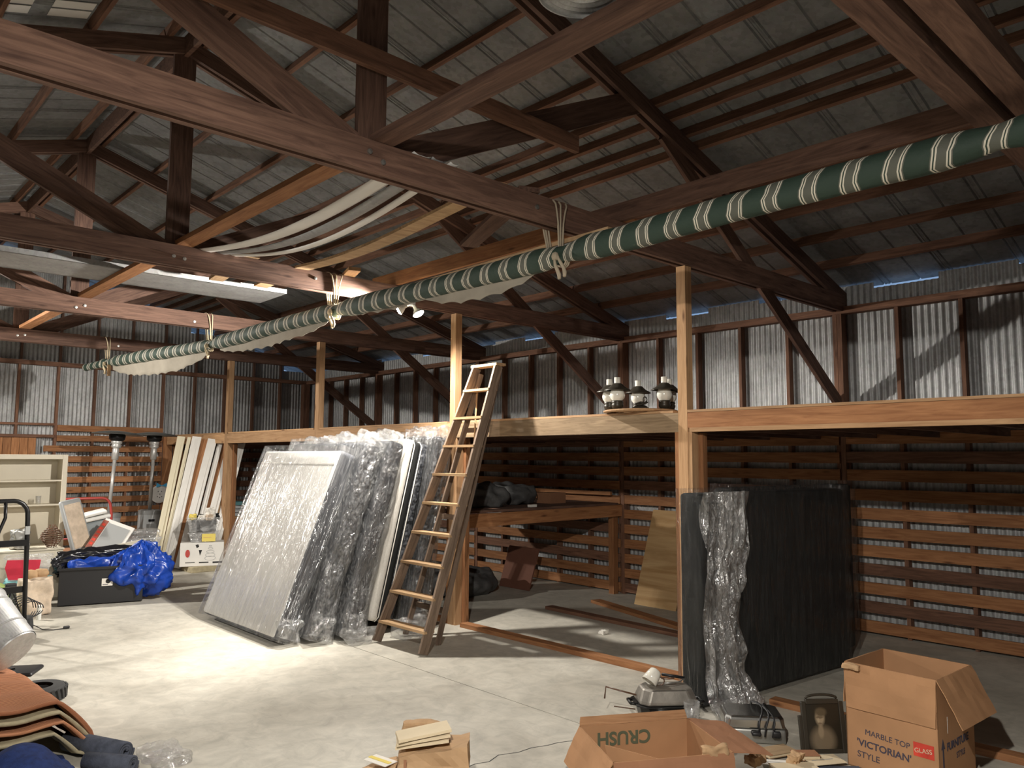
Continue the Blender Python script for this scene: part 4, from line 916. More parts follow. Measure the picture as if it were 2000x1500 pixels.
# heap at the lower left edge: rugs, blanket, bucket, tyre
wh = thing('tyre', 'small black tyre with ribbed tread beside the orange blanket', 'tyre', (1.50, 6.78, 0.002))
MB().lathe([(0.10, 0.0), (0.17, 0.0), (0.185, 0.02), (0.19, 0.05), (0.185, 0.08), (0.17, 0.10), (0.10, 0.10)], 32, None, False).build('tyre_carcass', 'rubber', wh, smooth=True)
for q in range(28):
    a = q * 2 * math.pi / 28; MB().box(0.183, 0.196, -0.012, 0.012, 0.01, 0.09).build('tread_block', 'rubber', wh, RZ(math.degrees(a)) @ RX(18))
bl = thing('black_tray', 'flat black tray lying under the tilted bucket', 'tray', (1.40, 7.22, 0.115))
link('tray_plate', rbox(-0.20, 0.20, -0.14, 0.14, 0, 0.035, 0.02, 3), 'black_plastic', bl, RZ(-30), smooth=True); MB().box(-0.03, 0.03, -0.02, 0.02, 0.034, 0.045).build('tray_boss', 'black_plastic', bl)
rg = thing('orange_blanket', 'folded rust orange ribbed blanket heaped at the left edge', 'blanket', (0.98, 5.9, 0.0))
def blank(u, v, lift):
    x = -0.75 + 1.30 * u; y_ = -0.50 + 1.45 * v
    edge = min(1, (1 - u) * 6.0) ** 0.6
    z = (0.35 * edge + 0.02) * (1 - 0.30 * abs(v - 0.45)) + lift + 0.02 * nz((x, y_, 0), 4) + 0.008 * math.sin(v * 40 + 2 * u)
    xs_ = x - 0.22 * v * max(0, u - 0.3) * 1.2
    return Vector((xs_, y_, max(0.015 + lift, z)))
MB().grid(lambda u, v: blank(u, v, 0.0), 40, 48).build('blanket_top', 'rust_blanket', rg, smooth=True, thick=0.02)
for q, (mat, dz, sh_) in enumerate((('tan_pad', -0.05, 0.0), ('rust_blanket', -0.10, 0.03), ('tan_pad', -0.15, 0.0))):
    def fold(u, v, dz=dz, sh_=sh_, q=q):
        p = blank(u, v * 0.9, 0.0); p.z = max(0.01 + 0.02 * (3 - q), p.z + dz); p.y -= 0.05 + 0.03 * q; p.x += sh_ - 0.02 * q; return p
    MB().grid(fold, 30, 30).build('blanket_fold', mat, rg, smooth=True, thick=0.016)
nr = thing('blue_rug', 'dark blue rug folded in the heap below the orange blanket', 'rug', (1.10, 5.08, 0))
MB().grid(lambda u, v: Vector((-0.25 + 0.48 * u, -0.24 + 0.50 * v, 0.03 + 0.18 * math.sin(math.pi * min(1, u * 1.1)) ** 0.7 * (0.55 + 0.45 * math.sin(math.pi * v)) + 0.02 * nz((u, v, 0), 5))), 30, 20).build('rug_face', 'blue_rug', nr, smooth=True, thick=0.015)
for i, (x0, y0, x1, y1, r_, mat, lab) in enumerate(((0.45, 5.02, 0.82, 4.86, 0.075, 'grey_rug', 'rolled grey rug end at the bottom left corner'), (1.40, 5.50, 1.60, 5.06, 0.06, 'grey_rug', 'rolled grey rug lying right of the blue one'), (1.40, 5.10, 1.58, 4.86, 0.05, 'grey_rug', 'second rolled grey rug nearest the clear film'), (0.75, 4.66, 1.50, 4.60, 0.06, 'navy_fabric', 'dark rolled mat along the bottom edge'))):
    rr_ = thing('rolled_rug', lab, 'rug', (x0, y0, 0), 0, 'rolled rugs at the lower left')
    d = Vector((x1 - x0, y1 - y0, 0)); L = d.length; sp = []
    for q in range(60):
        a = q * 0.32; rad = r_ * (0.25 + 0.75 * q / 59); sp.append((rad * math.cos(a), rad * math.sin(a)))
    vs = []; 
    for u in (0, 1):
        for (a, b_) in sp: vs.append((u * L, a, b_ + r_ + 0.005))
    MB().add(vs, [(q, q + 1, 61 + q, 60 + q) for q in range(59)]).build('rug_spiral', mat, rr_, Matrix.Rotation(math.atan2(d.y, d.x), 4, 'Z'), smooth=True, thick=0.014)
tag(link('film_scrap', crumple(1.68, 1.90, 4.80, 5.15, 0, 0.05, 0.03, 9, 16, 2.2), 'film_loose', smooth=True), 'clear plastic film crumpled beside the rolled rugs', 'film')
bk = thing('galvanised_bucket', 'galvanised steel tub tipped over on the orange blanket', 'bucket', (1.20, 6.15, 0.52))
ax = Vector((0.45, -0.62, -0.52)).normalized()
Mb = ax.to_track_quat('Z', 'Y').to_matrix().to_4x4()
MB().lathe([(0.0, 0.02), (0.175, 0.02), (0.18, 0.0), (0.185, 0.01), (0.20, -0.12), (0.206, -0.125), (0.206, -0.135), (0.203, -0.14), (0.235, -0.34), (0.24, -0.345), (0.24, -0.36), (0.237, -0.365), (0.25, -0.44), (0.257, -0.445), (0.254, -0.46), (0.246, -0.455), (0.17, 0.012), (0, 0.012)], 64, None, False).build('bucket_body', 'zinc', bk, Mb @ Matrix.Scale(0.86, 4), smooth=False)
MB().tube([Vector((0.25 * math.cos(a), 0.25 * math.sin(a), -0.42 - 0.12 * math.sin(a))) for a in [k_ * math.pi / 12 for k_ in range(13)]], 0.006, 6).build('bail_handle', 'steel_dull', bk, Mb @ Matrix.Scale(0.86, 4), smooth=True)
# ------------------------------------------------------------------ leaning mattresses
def ridged(p, s, k=0.0): return 1 - abs(2 * nz(p, s, k))
def lean_frame(x, z, th, y0):
    """local x -> -Y (towards viewer's right), local y -> back (+X), local z -> up along the mattress"""
    s, c = math.sin(R(th)), math.cos(R(th))
    return Matrix(((0, c, s, x), (-1, 0, 0, y0), (0, -s, c, z), (0, 0, 0, 1)))
def film_shell(w, t, L, amp, key, loose=0.0, flare=0.0, n=46):
    """wrinkled bag around a slab: closed loop around x/y, from below the foot to above the head"""
    per = [(-0.02, -0.02), (w / 2, -0.025), (w + 0.02, -0.02), (w + 0.03, t / 2), (w + 0.02, t + 0.01), (w / 2, t + 0.015), (-0.02, t + 0.01), (-0.03, t / 2)]
    pts = []
    for i in range(len(per)):
        a, b_ = Vector(per[i]), Vector(per[(i + 1) % len(per)])
        seg = max(3, int((b_ - a).length / 0.035))
        pts += [a.lerp(b_, q / seg) for q in range(seg)]
    m_ = len(pts); cx, cy = w / 2, t / 2; mb = MB(); vs, fs = [], []
    for i in range(n + 1):
        v = i / n; z = -0.015 + (L + 0.06) * v
        for q, p in enumerate(pts):
            d = Vector((p.x - cx, p.y - cy)).normalized()
            diag = Vector((p.x * 3 + z * 1.2, p.y * 4, z * 0.9))
            side = 1.0 if p.x > w - 0.01 else 0.25
            off = amp * (0.25 + side) * (ridged(diag, 1.7, key) * 0.9 + 0.5 * nz(diag, 4.5, key)) + loose * side * (0.5 + 0.5 * math.sin(z * 3 + key)) + flare * side * max(0, 1 - v * 4)
            vs.append((p.x + (d.x if abs(p.x - cx) > w / 2 - 0.01 else 0) * off, p.y - (0.004 + off * 0.5 if p.y < 0 else 0) + (0 if p.y < 0 else 0.0), z))
    for i in range(n):
        for q in range(m_): fs.append((i * m_ + q, i * m_ + (q + 1) % m_, (i + 1) * m_ + (q + 1) % m_, (i + 1) * m_ + q))
    return MB().add(vs, fs)
MATT = [  # x, z of front foot edge, lean, y of viewer-side end +, width, thickness, length
    ('wrapped_mattress', 'light grey wrapped mattress at the front of the leaning row', 3.53, 0.075, 21.0, 8.86, 1.74, 0.22, 1.94, 'grey_fabric', 'navy_fabric', 0.008, 0.0),
    ('wrapped_mattress', 'dark sided mattress in loose film behind the grey one', 3.82, 0.07, 18.4, 8.60, 1.60, 0.20, 2.0, 'navy_fabric', 'quilted', 0.03, 0.02),
    ('wrapped_mattress', 'dark mattress in glossy film, third of the leaning row', 4.13, 0.07, 16.0, 8.45, 1.56, 0.19, 2.0, 'navy_fabric', 'navy_fabric', 0.03, 0.01),
    ('pillowtop_mattress', 'pillow-top mattress with a white knit border and black band', 4.45, 0.16, 13.4, 8.42, 1.53, 0.30, 1.90, 'navy_fabric', None, 0.0, 0.0),
    ('quilted_mattress', 'dark quilted mattress at the back of the leaning row beside the ladder', 4.86, 0.05, 9.4, 8.25, 1.50, 0.18, 2.02, 'quilted', 'quilted', 0.012, 0.0)]
for i, (nm, lab, x, z, th, y0, w, t_, L, mf, ms, amp, loose) in enumerate(MATT):
    Mx = lean_frame(x, z, th, y0)
    mt_ = thing(nm, lab, 'mattress', (x, y0, 0), 0, 'leaning mattresses')
    Ml = Matrix.Translation(-Vector((x, y0, 0))) @ Mx
    if nm == 'pillowtop_mattress':
        link('black_band', rbox(0, w, 0.10, 0.20, 0, L, 0.045, 4), 'black_fabric', mt_, Ml, smooth=True)
        link('white_border', rbox(-0.004, w + 0.004, -0.01, 0.105, -0.004, L + 0.004, 0.045, 5), 'knit_white', mt_, Ml, smooth=True)
        link('top_panel', rbox(0.10, w - 0.10, -0.018, 0.02, 0.10, L - 0.10, 0.015, 3), 'navy_fabric', mt_, Ml, smooth=True)
        link('quilted_side', rbox(0.0, w, 0.20, 0.30, 0, L, 0.03, 3), 'quilted', mt_, Ml, smooth=True)
        for yy in (0.103, 0.198):
            r_ = 0.045; ring = [(r_, yy, -0.004), (w - r_, yy, -0.004), (w + 0.004, yy, r_), (w + 0.004, yy, L - r_), (w - r_, yy, L + 0.004), (r_, yy, L + 0.004), (-0.004, yy, L - r_), (-0.004, yy, r_), (r_, yy, -0.004)]
            MB().tube(ring, 0.006, 6).build('piping', 'paper_white', mt_, Ml, smooth=True)
        def drape(u, v):
            return Vector((w * (0.05 + 0.86 * u) + 0.04 * nz((u * 3, v * 3, 0), 2), -0.03 - 0.02 * ridged((u * 4, v * 2, 1), 1.5), L * (0.08 + 0.86 * v) + 0.03 * nz((u * 6, 0, 2), 1)))
        MB().grid(drape, 40, 50).build('film_drape', 'film_clear', mt_, Ml, smooth=True)
    else:
        body = link('mattress_body', rbox(0, w, 0, t_, 0, L, 0.045, 4), ms, mt_, Ml, smooth=True)
        link('front_panel', rbox(0.012, w - 0.012, -0.006, 0.06, 0.012, L - 0.012, 0.03, 4), mf, mt_, Ml, smooth=True)
        if i == 0:
            MB().box(0.03, w - 0.03, -0.009, -0.006, L - 0.17, L - 0.155).build('seam', 'white_paint', mt_, Ml)
        film_shell(w, t_, L, amp, i * 2.7, loose, 0.10 if i in (1, 2) else 0.03).build('film_wrap', 'film_clear' if i in (0, 4) else 'film_loose', mt_, Ml, smooth=True)
        if amp:      # crumpled tails of the bag at head and foot
            for q, (xa, xb, za, zb) in enumerate(((w * 0.55, w + 0.02, L + 0.0, L + 0.10), (w * 0.1, w * 0.4, L, L + 0.07), (w - 0.05, w + 0.12, 0.03, 0.20))):
                if i == 0 and q < 2: continue
                link('film_tail', crumple(xa, xb, 0.02, t_ - 0.02, za, zb, 0.07, 9, 16, i + q * 3.3, sphere=0.15), 'film_loose', mt_, Ml, smooth=True)
tag(link('film_heap', crumple(4.62, 4.95, 6.50, 6.72, 0.0, 0.17, 0.06, 8, 18, 5.5, sphere=0.4), 'film_loose', smooth=True), 'crumpled clear film on the floor between mattress and ladder', 'film')
tag(link('film_heap', crumple(4.12, 4.42, 6.62, 6.85, 0.0, 0.12, 0.05, 8, 18, 9.5, sphere=0.4), 'film_loose', smooth=True), 'crumpled clear film at the foot of the pillow-top mattress', 'film')

# ------------------------------------------------------------------ wooden stepladder
ld = thing('stepladder', 'tall wooden stepladder folded and leaning on the loft beam', 'ladder', (4.36, 6.26, 0))
F0 = [Vector((4.34, 6.63, 0.0)), Vector((4.36, 5.90, 0.0))]; F1 = [Vector((5.23, 6.20, 2.74)), Vector((5.23, 5.86, 2.74))]
depth = Vector((0.95, 0, -0.31))
for q in range(2):
    a, b_ = F0[q], F1[q]
    plank('side_rail', a + Vector((0.035, 0, 0.015)), b_ + Vector((0.035, 0, 0)), 0.10, 0.026, 'wood_grey', ld, (0, 1, 0))
nst = 9
for q in range(1, nst + 1):
    f_ = q / (nst + 0.45) if q < nst + 1 else 1
    f_ = 0.075 + (q - 1) * 0.1045
    a = F0[0].lerp(F1[0], f_); b_ = F0[1].lerp(F1[1], f_)
    plank('step', a + Vector((0.03, 0.012, 0)), b_ + Vector((0.03, -0.012, 0)), 0.12, 0.024, 'wood_pale', ld)
plank('top_cap', F1[0] + Vector((0.045, 0.03, 0.015)), F1[1] + Vector((0.045, -0.03, 0.015)), 0.13, 0.026, 'wood_pale', ld)
B0 = [Vector((4.72, 6.66, 0.0)), Vector((4.70, 6.10, 0.0))]; B1 = [Vector((5.30, 6.17, 2.68)), Vector((5.30, 5.89, 2.68))]
for q in range(2): plank('back_leg', B0[q] + Vector((0.02, 0, 0.02)), B1[q], 0.055, 0.024, 'wood_grey', ld, (0, 1, 0))
for f_ in (0.12, 0.45, 0.78): plank('back_rung', B0[0].lerp(B1[0], f_) + Vector((0.03, 0, 0)), B0[1].lerp(B1[1], f_) + Vector((0.03, 0, 0)), 0.03, 0.05, 'wood_grey', ld)
plank('back_diagonal', B0[1].lerp(B1[1], 0.55), B0[0].lerp(B1[0], 0.95), 0.015, 0.02, 'wood_pale', ld)

# ------------------------------------------------------------------ box springs in film, standing on edge
bx = thing('box_spring', 'black box spring standing on edge in torn clear film by the loft post', 'box spring', (4.96, 3.30, 0.0), R(-5.5), 'box springs on edge')
link('spring_body', rbox(0, 2.0, 0, 0.19, 0.02, 1.55, 0.03, 3), 'black_fabric', bx, RX(0), smooth=True)
film_shell(2.0, 0.19, 1.52, 0.010, 4.4, 0.0, 0.0).build('film_wrap', 'film_thin', bx, T(0, 0, 0.02), smooth=True)
def torn(u, v):
    z = 1.56 * v + 0.005; wv_ = 0.46 - 0.08 * math.sin(v * 5) + 0.10 * max(0, 1 - v * 5)
    x = -0.05 + wv_ * u - 0.10 * max(0, 1 - v * 7) * (1 - u)
    fl = 0.045 * ridged((x * 5, z * 1.3, 0), 2.0, 2.0) + 0.03 * nz((x * 9, z * 2, 4), 2.0) + 0.05 * max(0, math.sin(u * 19 + 2 * nz((0, z, 0), 1.5))) * (0.5 + 0.5 * (1 - v))
    return Vector((x, -0.045 - fl - 0.16 * max(0, 1 - v * 6) ** 1.5, z))
MB().grid(torn, 60, 90).build('torn_film', 'film_loose', bx, smooth=True)
MB().grid(lambda u, v: torn(0.2 + 0.6 * u, v) + Vector((0.05, -0.025 - 0.02 * math.sin(7 * v), 0)), 40, 80).build('torn_film', 'film_loose', bx, smooth=True)
link('film_puddle', crumple(-0.02, 0.45, -0.24, -0.05, 0.002, 0.09, 0.05, 8, 18, 1.5, sphere=0.3), 'film_loose', bx, smooth=True)
text_mesh('film_print', 'ST', 0.035, 'paper_white', bx, T(0.26, -0.13, 0.30) @ RX(90))
b2x = thing('box_spring', 'second black box spring on edge, just showing behind the first', 'box spring', (5.68, 3.47, 0.0), R(-3.5), 'box springs on edge')
link('spring_body', rbox(0, 1.98, 0, 0.18, 0.02, 1.57, 0.03, 3), 'black_fabric', b2x, smooth=True)
film_shell(1.98, 0.18, 1.54, 0.006, 7.4).build('film_wrap', 'film_thin', b2x, T(0, 0, 0.02), smooth=True)
# ------------------------------------------------------------------ foreground: cartons and kitchen clutter
def carton(name, label, loc, rz, w, d, h, flaps, mat, inner, thick=0.006):
    c = thing(name, label, 'box', loc, rz)
    for x0, x1, y0, y1, nm in ((-w / 2, w / 2, -d / 2, -d / 2 + thick, 'front_wall'), (-w / 2, w / 2, d / 2 - thick, d / 2, 'back_wall'), (-w / 2, -w / 2 + thick, -d / 2, d / 2, 'end_wall'), (w / 2 - thick, w / 2, -d / 2, d / 2, 'end_wall')):
        MB().box(x0, x1, y0, y1, 0, h).build(nm, mat, c)
    MB().box(-w / 2, w / 2, -d / 2, d / 2, 0.001, 0.008).build('carton_floor', inner, c)
    for side, ang, fl, mt in flaps:        # ang: degrees from straight up, outward
        M = {'front': T(0, -d / 2, h), 'back': T(0, d / 2, h) @ RZ(180), 'left': T(-w / 2, 0, h) @ RZ(-90), 'right': T(w / 2, 0, h) @ RZ(90)}[side]
        ww = w if side in ('front', 'back') else d
        def fn(u, v, ww=ww, fl=fl): return Vector(((u - 0.5) * ww * (1 - 0.03 * v), 0.006 * nz((u * 3, v * 2, fl), 2), fl * v))
        MB().grid(fn, 10, 6).build('flap', mt, c, M @ RX(ang), thick=0.005)
    return c
# big marble-top carton
P_N = Vector((4.73, 1.64, 0)); rzc = R(-93); wc_ = 0.52; dc_ = 0.50
P_FL = P_N - wc_ * Vector((math.cos(rzc), math.sin(rzc), 0))
nv = Vector((-math.sin(rzc), math.cos(rzc), 0)); cen = (P_FL + P_N) / 2 + nv * dc_ / 2
HB = 0.60
big = carton('tall_carton', 'tall open brown carton with dark printed lettering at the lower right', (cen.x, cen.y, 0), rzc, wc_, dc_, HB, [('front', 178, 0.26, 'card'), ('left', 176, 0.24, 'card'), ('back', 177, 0.22, 'card'), ('right', 152, 0.27, 'card')], 'card', 'card_inner')
fx = -wc_ / 2
Mf = lambda x, z: T(x, -dc_ / 2 - 0.0015, z) @ RX(90)
text_mesh('printed_text', 'MARBLE TOP', 0.044, 'ink_blue', big, Mf(-0.15, 0.205) @ RZ(-3))
text_mesh('printed_text', "'VICTORIAN'", 0.055, 'ink_blue', big, Mf(-0.20, 0.135) @ RZ(-3), bold=0.001)
text_mesh('printed_text', 'STYLE', 0.050, 'ink_blue', big, Mf(-0.20, 0.07) @ RZ(-3))
st_ = MB().box(0.125, 0.235, -dc_ / 2 - 0.0015, -dc_ / 2, 0.165, 0.24).build('red_stamp', 'ink_red', big)
text_mesh('stamp_text', 'GLASS', 0.034, 'paper', big, Mf(0.131, 0.185) @ T(0, 0, 0.001) @ RZ(6))
Mr = lambda y_, z: T(wc_ / 2 + 0.0015, y_, z) @ RZ(90) @ RX(90)
text_mesh('printed_text', 'FURNITURE', 0.058, 'ink_blue', big, Mr(-0.145, 0.20), bold=0.0015)
text_mesh('printed_text', 'STYLE', 0.045, 'ink_blue', big, Mr(-0.02, 0.135))
MB().prism([(-0.008, -0.12), (0.008, -0.12), (0.008, 0.02), (0.024, 0.02), (0, 0.075), (-0.024, 0.02), (-0.008, 0.02)], -0.001, 0).build('printed_arrow', 'ink_blue', big, T(wc_ / 2 + 0.0005, -0.195, 0.20) @ RZ(90))
MB().box(-0.002, 0.002, -0.001, 0, 0, 0.09).build('white_scratch', 'paper_white', big, T(wc_ / 2 + 0.001, -0.125, 0.29) @ RZ(90))
link('torn_paper', crumple(-wc_ / 2 + 0.0, -wc_ / 2 + 0.10, -dc_ / 2 - 0.035, -dc_ / 2 - 0.005, HB - 0.035, HB - 0.004, 0.012, 26, 8, 3.0), 'kraft', big, smooth=True)

# CRUSH carton
crs = carton('stencilled_carton', 'low torn carton with green stencilled letters inside, at the bottom edge', (3.66, 2.76, 0), R(-30), 0.68, 0.56, 0.25, [('back', 16, 0.05, 'card'), ('left', 152, 0.21, 'card'), ('right', 98, 0.24, 'card_dark'), ('front', 160, 0.18, 'card_dark')], 'card', 'card_inner')
text_mesh('stencilled_text', 'CRUSH', 0.105, 'ink_green', crs, T(0.10, 0.272, 0.205) @ RX(90) @ RZ(180), bold=0.003)
for i, (y_, z) in enumerate(((-0.12, 0.12), (-0.02, 0.10))): MB().box(-0.294, -0.2935, y_, y_ + 0.05, z, z + 0.08).build('stencil_mark', 'ink_green', crs)
link('torn_edge', crumple(0.16, 0.30, -0.285, -0.262, 0.235, 0.29, 0.02, 22, 8, 6.0), 'kraft', crs, smooth=True)
MB().add([(-0.28, -0.05, 0.17), (0.0, -0.27, 0.16), (-0.02, -0.28, 0.23), (-0.295, -0.03, 0.25)], [(0, 1, 2, 3)]).build('loose_liner', 'card', crs, thick=0.005)

# paper bag of books near the centre bottom
PB = T(2.62, 3.48, 0) @ RZ(-40)
def bag_thing(name, label, cat, x, y_, z=0.0, rz=0.0, group=None):
    p = PB @ Vector((x, y_, z)); return thing(name, label, cat, p, R(-40 + rz), group)
def bagshape(w, d, h, key):
    bm = bmesh.new(); bmesh.ops.create_cube(bm, size=1); bmesh.ops.subdivide_edges(bm, edges=bm.edges[:], cuts=7, use_grid_fill=True)
    for v in bm.verts:
        q = v.co; bulge = 1 + 0.10 * (0.25 - q.z * q.z)
        v.co = Vector((q.x * w * bulge + 0.02 * nz(q, 4, key), q.y * d * bulge * (1 - 0.25 * max(0, q.z)) + 0.02 * nz(q, 5, key + 2), (q.z + 0.5) * h + (0.05 * q.x if q.z > 0.3 else 0) + (0.012 * nz(q, 6, key) if q.z > -0.45 else 0)))
    me = bpy.data.meshes.new('bag'); bm.to_mesh(me); bm.free(); return me
b_ = bag_thing('paper_bag', 'large folded brown paper bag at the bottom centre', 'bag', 0.05, -0.06)
link('bag_body', bagshape(0.36, 0.24, 0.30, 2.0), 'kraft', b_)
link('bag_crest', crumple(-0.17, 0.06, 0.085, 0.13, 0.20, 0.38, 0.03, 9, 12, 2.0, sphere=0.3), 'kraft', b_)
MB().box(-0.15, -0.135, -0.133, -0.129, 0.01, 0.27).build('bag_crease', 'card_dark', b_)
for q in range(3):
    o_ = bag_thing('booklet', ['lowest', 'middle', 'topmost'][q] + ' cream booklet lying on the large paper bag', 'booklet', 0.0, -0.06, 0.318 + 0.022 * q, 6 * q, 'booklets on the paper bag')
    MB().box(-0.15, 0.13, -0.08, 0.07, 0, 0.004).build('cover', 'paper', o_, RY(-7)); MB().box(-0.148, 0.13, -0.078, 0.068, 0.004, 0.014).build('pages', 'paper', o_, RY(-7))
b_ = bag_thing('paper_bag', 'small rounded brown paper bag left of the large one', 'bag', -0.24, -0.10)
link('bag_body', bagshape(0.20, 0.20, 0.20, 5.0), 'kraft', b_); MB().box(-0.09, 0.09, -0.112, -0.108, 0.10, 0.106).build('bag_crease', 'card_dark', b_)
o_ = bag_thing('paper_sheet', 'white folded paper sheet on the small paper bag', 'paper', -0.22, -0.10, 0.232, -40)
MB().box(-0.09, 0.07, -0.045, 0.045, 0, 0.003).build('sheet', 'paper_white', o_); MB().box(-0.09, 0.06, -0.012, 0.012, 0.0035, 0.006).build('yellow_strip', 'yellow_paper', o_)
for q in range(2):
    o_ = bag_thing('flat_book', ['dark brown flat book at the foot of the large paper bag', 'tan flat book on top of the dark brown one'][q], 'book', 0.16, -0.30, 0.001 + 0.056 * q, 12 - 9 * q, 'books by the paper bag')
    MB().box(-0.19, 0.19, -0.10, 0.10, 0, 0.006).build('cover', ('card_dark', 'kraft')[q], o_); MB().box(-0.185, 0.185, -0.095, 0.098, 0.006, 0.046).build('pages', 'paper', o_); MB().box(-0.19, 0.19, -0.10, 0.10, 0.046, 0.052).build('cover', ('card_dark', 'kraft')[q], o_)
gt = thing('iron_trivet', 'black scrolled iron bracket standing at the bottom edge', 'bracket', (2.25, 3.46, 0), R(-40))
MB().box(-0.09, 0.09, -0.008, 0.008, 0, 0.012).build('foot', 'cast_iron', gt)
for s in (-1, 1):
    MB().tube([(s * 0.09, 0, 0.01), (s * 0.085, 0, 0.10), (s * 0.07, 0, 0.19), (s * 0.075, 0, 0.24)], [0.012, 0.010, 0.008, 0.003], 6).build('upright', 'cast_iron', gt, smooth=True)
    MB().tube([(s * (0.05 + 0.03 * math.cos(a)), 0, 0.12 + 0.03 * math.sin(a)) for a in [k_ * 0.5 for k_ in range(11)]], 0.006, 6).build('scroll', 'cast_iron', gt, smooth=True)

# cast iron roaster with pot lid and cup
ro = thing('roaster', 'black cast iron roaster with a dull grey domed lid by the loft post', 'roaster', (4.60, 3.36, 0), R(-38))
def oct_ring(w, d, c): return [(-w + c, -d), (w - c, -d), (w, -d + c), (w, d - c), (w - c, d), (-w + c, d), (-w, d - c), (-w, -d + c)]
def octa(levels):
    vs, fs = [], []
    for (w, d, c, z) in levels: vs += [(x, y_, z) for x, y_ in oct_ring(w, d, c)]
    for l_ in range(len(levels) - 1):
        for i in range(8): fs.append((l_ * 8 + i, l_ * 8 + (i + 1) % 8, l_ * 8 + 8 + (i + 1) % 8, l_ * 8 + 8 + i))
    fs.append(tuple(range(8))[::-1]); fs.append(tuple((len(levels) - 1) * 8 + i for i in range(8)))
    return MB().add(vs, fs)
octa([(0.17, 0.10, 0.04, 0.002), (0.20, 0.13, 0.05, 0.12), (0.225, 0.15, 0.05, 0.125), (0.225, 0.15, 0.05, 0.135)]).build('roaster_pan', 'cast_iron', ro, bevel=0.006)
octa([(0.205, 0.14, 0.05, 0.136), (0.20, 0.135, 0.05, 0.16), (0.175, 0.11, 0.05, 0.225), (0.165, 0.10, 0.05, 0.235)]).build('roaster_lid', 'aged_aluminium', ro, bevel=0.012)
for s in (-1, 1): MB().tube([(s * 0.21, -0.05, 0.13), (s * 0.255, -0.045, 0.135), (s * 0.255, 0.045, 0.135), (s * 0.21, 0.05, 0.13)], 0.012, 6).build('pan_handle', 'cast_iron', ro, smooth=True)
MB().tube([(-0.20, 0.02, 0.17), (-0.30, 0.05, 0.19), (-0.40, 0.09, 0.21), (-0.41, 0.09, 0.13)], 0.006, 6).build('wire_handle', 'brown_bead', ro, smooth=True)
MB().tube([(-0.22, -0.03, 0.09), (-0.36, 0.01, 0.10)], 0.004, 6).build('wire_handle', 'brown_bead', ro, smooth=True)
cup = thing('white_cup', 'white cup lying on its side on the roaster lid', 'cup', (4.54, 3.42, 0.297), R(-38))
MB().lathe([(0.0, -0.05), (0.03, -0.05), (0.042, -0.04), (0.05, 0.0), (0.056, 0.05), (0.053, 0.05), (0.046, 0.0), (0.038, -0.036), (0, -0.045)], 28, None, False).build('cup_body', 'milk_glass', cup, RZ(-20) @ RY(35) @ RX(150), smooth=True)
MB().tube([(0.045 + 0.032 * math.sin(a), 0, -0.02 + 0.028 * math.cos(a)) for a in [k_ * math.pi / 8 for k_ in range(9)]], 0.005, 6).build('cup_handle', 'brown_bead', cup, T(0.005, 0.0, -0.015), smooth=True)
ut = thing('kitchen_utensil', 'black handled wire utensil resting on the roaster', 'utensil', (4.66, 3.35, 0.247), R(-42))
MB().tube([(-0.06, 0.04, 0.045), (0.10, 0.04, 0.02)], 0.010, 8).build('grip', 'black_plastic', ut, smooth=True)
MB().tube([(0.10, 0.04, 0.02), (0.06, 0.0, 0.005), (0.0, -0.03, 0.005), (-0.06, -0.04, 0.005)], 0.005, 6).build('wire_stem', 'steel_dull', ut, smooth=True)
MB().tube([(-0.02 + 0.045 * math.cos(a), 0.03 + 0.02 * math.sin(a), 0.02) for a in [k_ * math.pi / 8 for k_ in range(17)]], 0.004, 6).build('wire_ring', 'brown_bead', ut, smooth=True)
gv = thing('glass_vase', 'clear bubbled glass vase in front of the roaster', 'vase', (4.42, 3.02, 0))
MB().lathe([(0.036, 0), (0.04, 0.01), (0.044, 0.10), (0.052, 0.24), (0.048, 0.24), (0.040, 0.10), (0.034, 0.02), (0, 0.02)], 24, None, False).build('vase_wall', 'clear_plastic', gv, smooth=True)
for q in range(22):
    a = q * 2.4; MB().lathe([(0, -0.005), (0.006, 0), (0, 0.005)], 6, None, False).build('glass_bead', 'glass', gv, T(0.050 * math.cos(a), 0.050 * math.sin(a), 0.13 + 0.005 * q))
for i, (x, y_, r_, lab) in enumerate(((4.16, 3.26, 0.10, 'round cake tin behind the stencilled carton, left one'), (4.38, 3.21, 0.095, 'round cake tin behind the stencilled carton, right one'), (4.52, 3.07, 0.055, 'shiny small tin between vase and waffle iron'), (4.44, 2.86, 0.075, 'shallow silver dish beside the waffle iron'))):
    tn = thing('cake_tin', lab, 'tin', (x, y_, 0.001), 0, 'tins on the floor')
    MB().lathe([(0, 0.002), (r_ * 0.85, 0.002), (r_, 0.04), (r_ + 0.012, 0.043), (r_ + 0.012, 0.040), (r_ + 0.002, 0.036), (r_ * 0.88, 0.0)], 32, None, False).build('tin_body', 'steel', tn, smooth=True)
    MB().tube([((r_ + 0.01) * math.cos(a), (r_ + 0.01) * math.sin(a), 0.043) for a in [k_ * math.pi / 16 for k_ in range(33)]], 0.004, 5).build('tin_rim', 'steel', tn, smooth=True)
wi = thing('waffle_iron', 'square chrome waffle iron wrapped in its black cord', 'appliance', (4.77, 2.80, 0.002), R(-50))
link('iron_base', rbox(-0.19, 0.19, -0.15, 0.15, 0.0, 0.09, 0.012, 2), 'steel_dull', wi, smooth=True)
octa([(0.19, 0.15, 0.02, 0.092), (0.185, 0.145, 0.03, 0.15), (0.17, 0.13, 0.03, 0.165)]).build('iron_lid', 'steel', wi, bevel=0.008)
link('handle', rbox(-0.03, 0.03, -0.20, -0.14, 0.06, 0.085, 0.01, 2), 'black_plastic', wi, smooth=True)
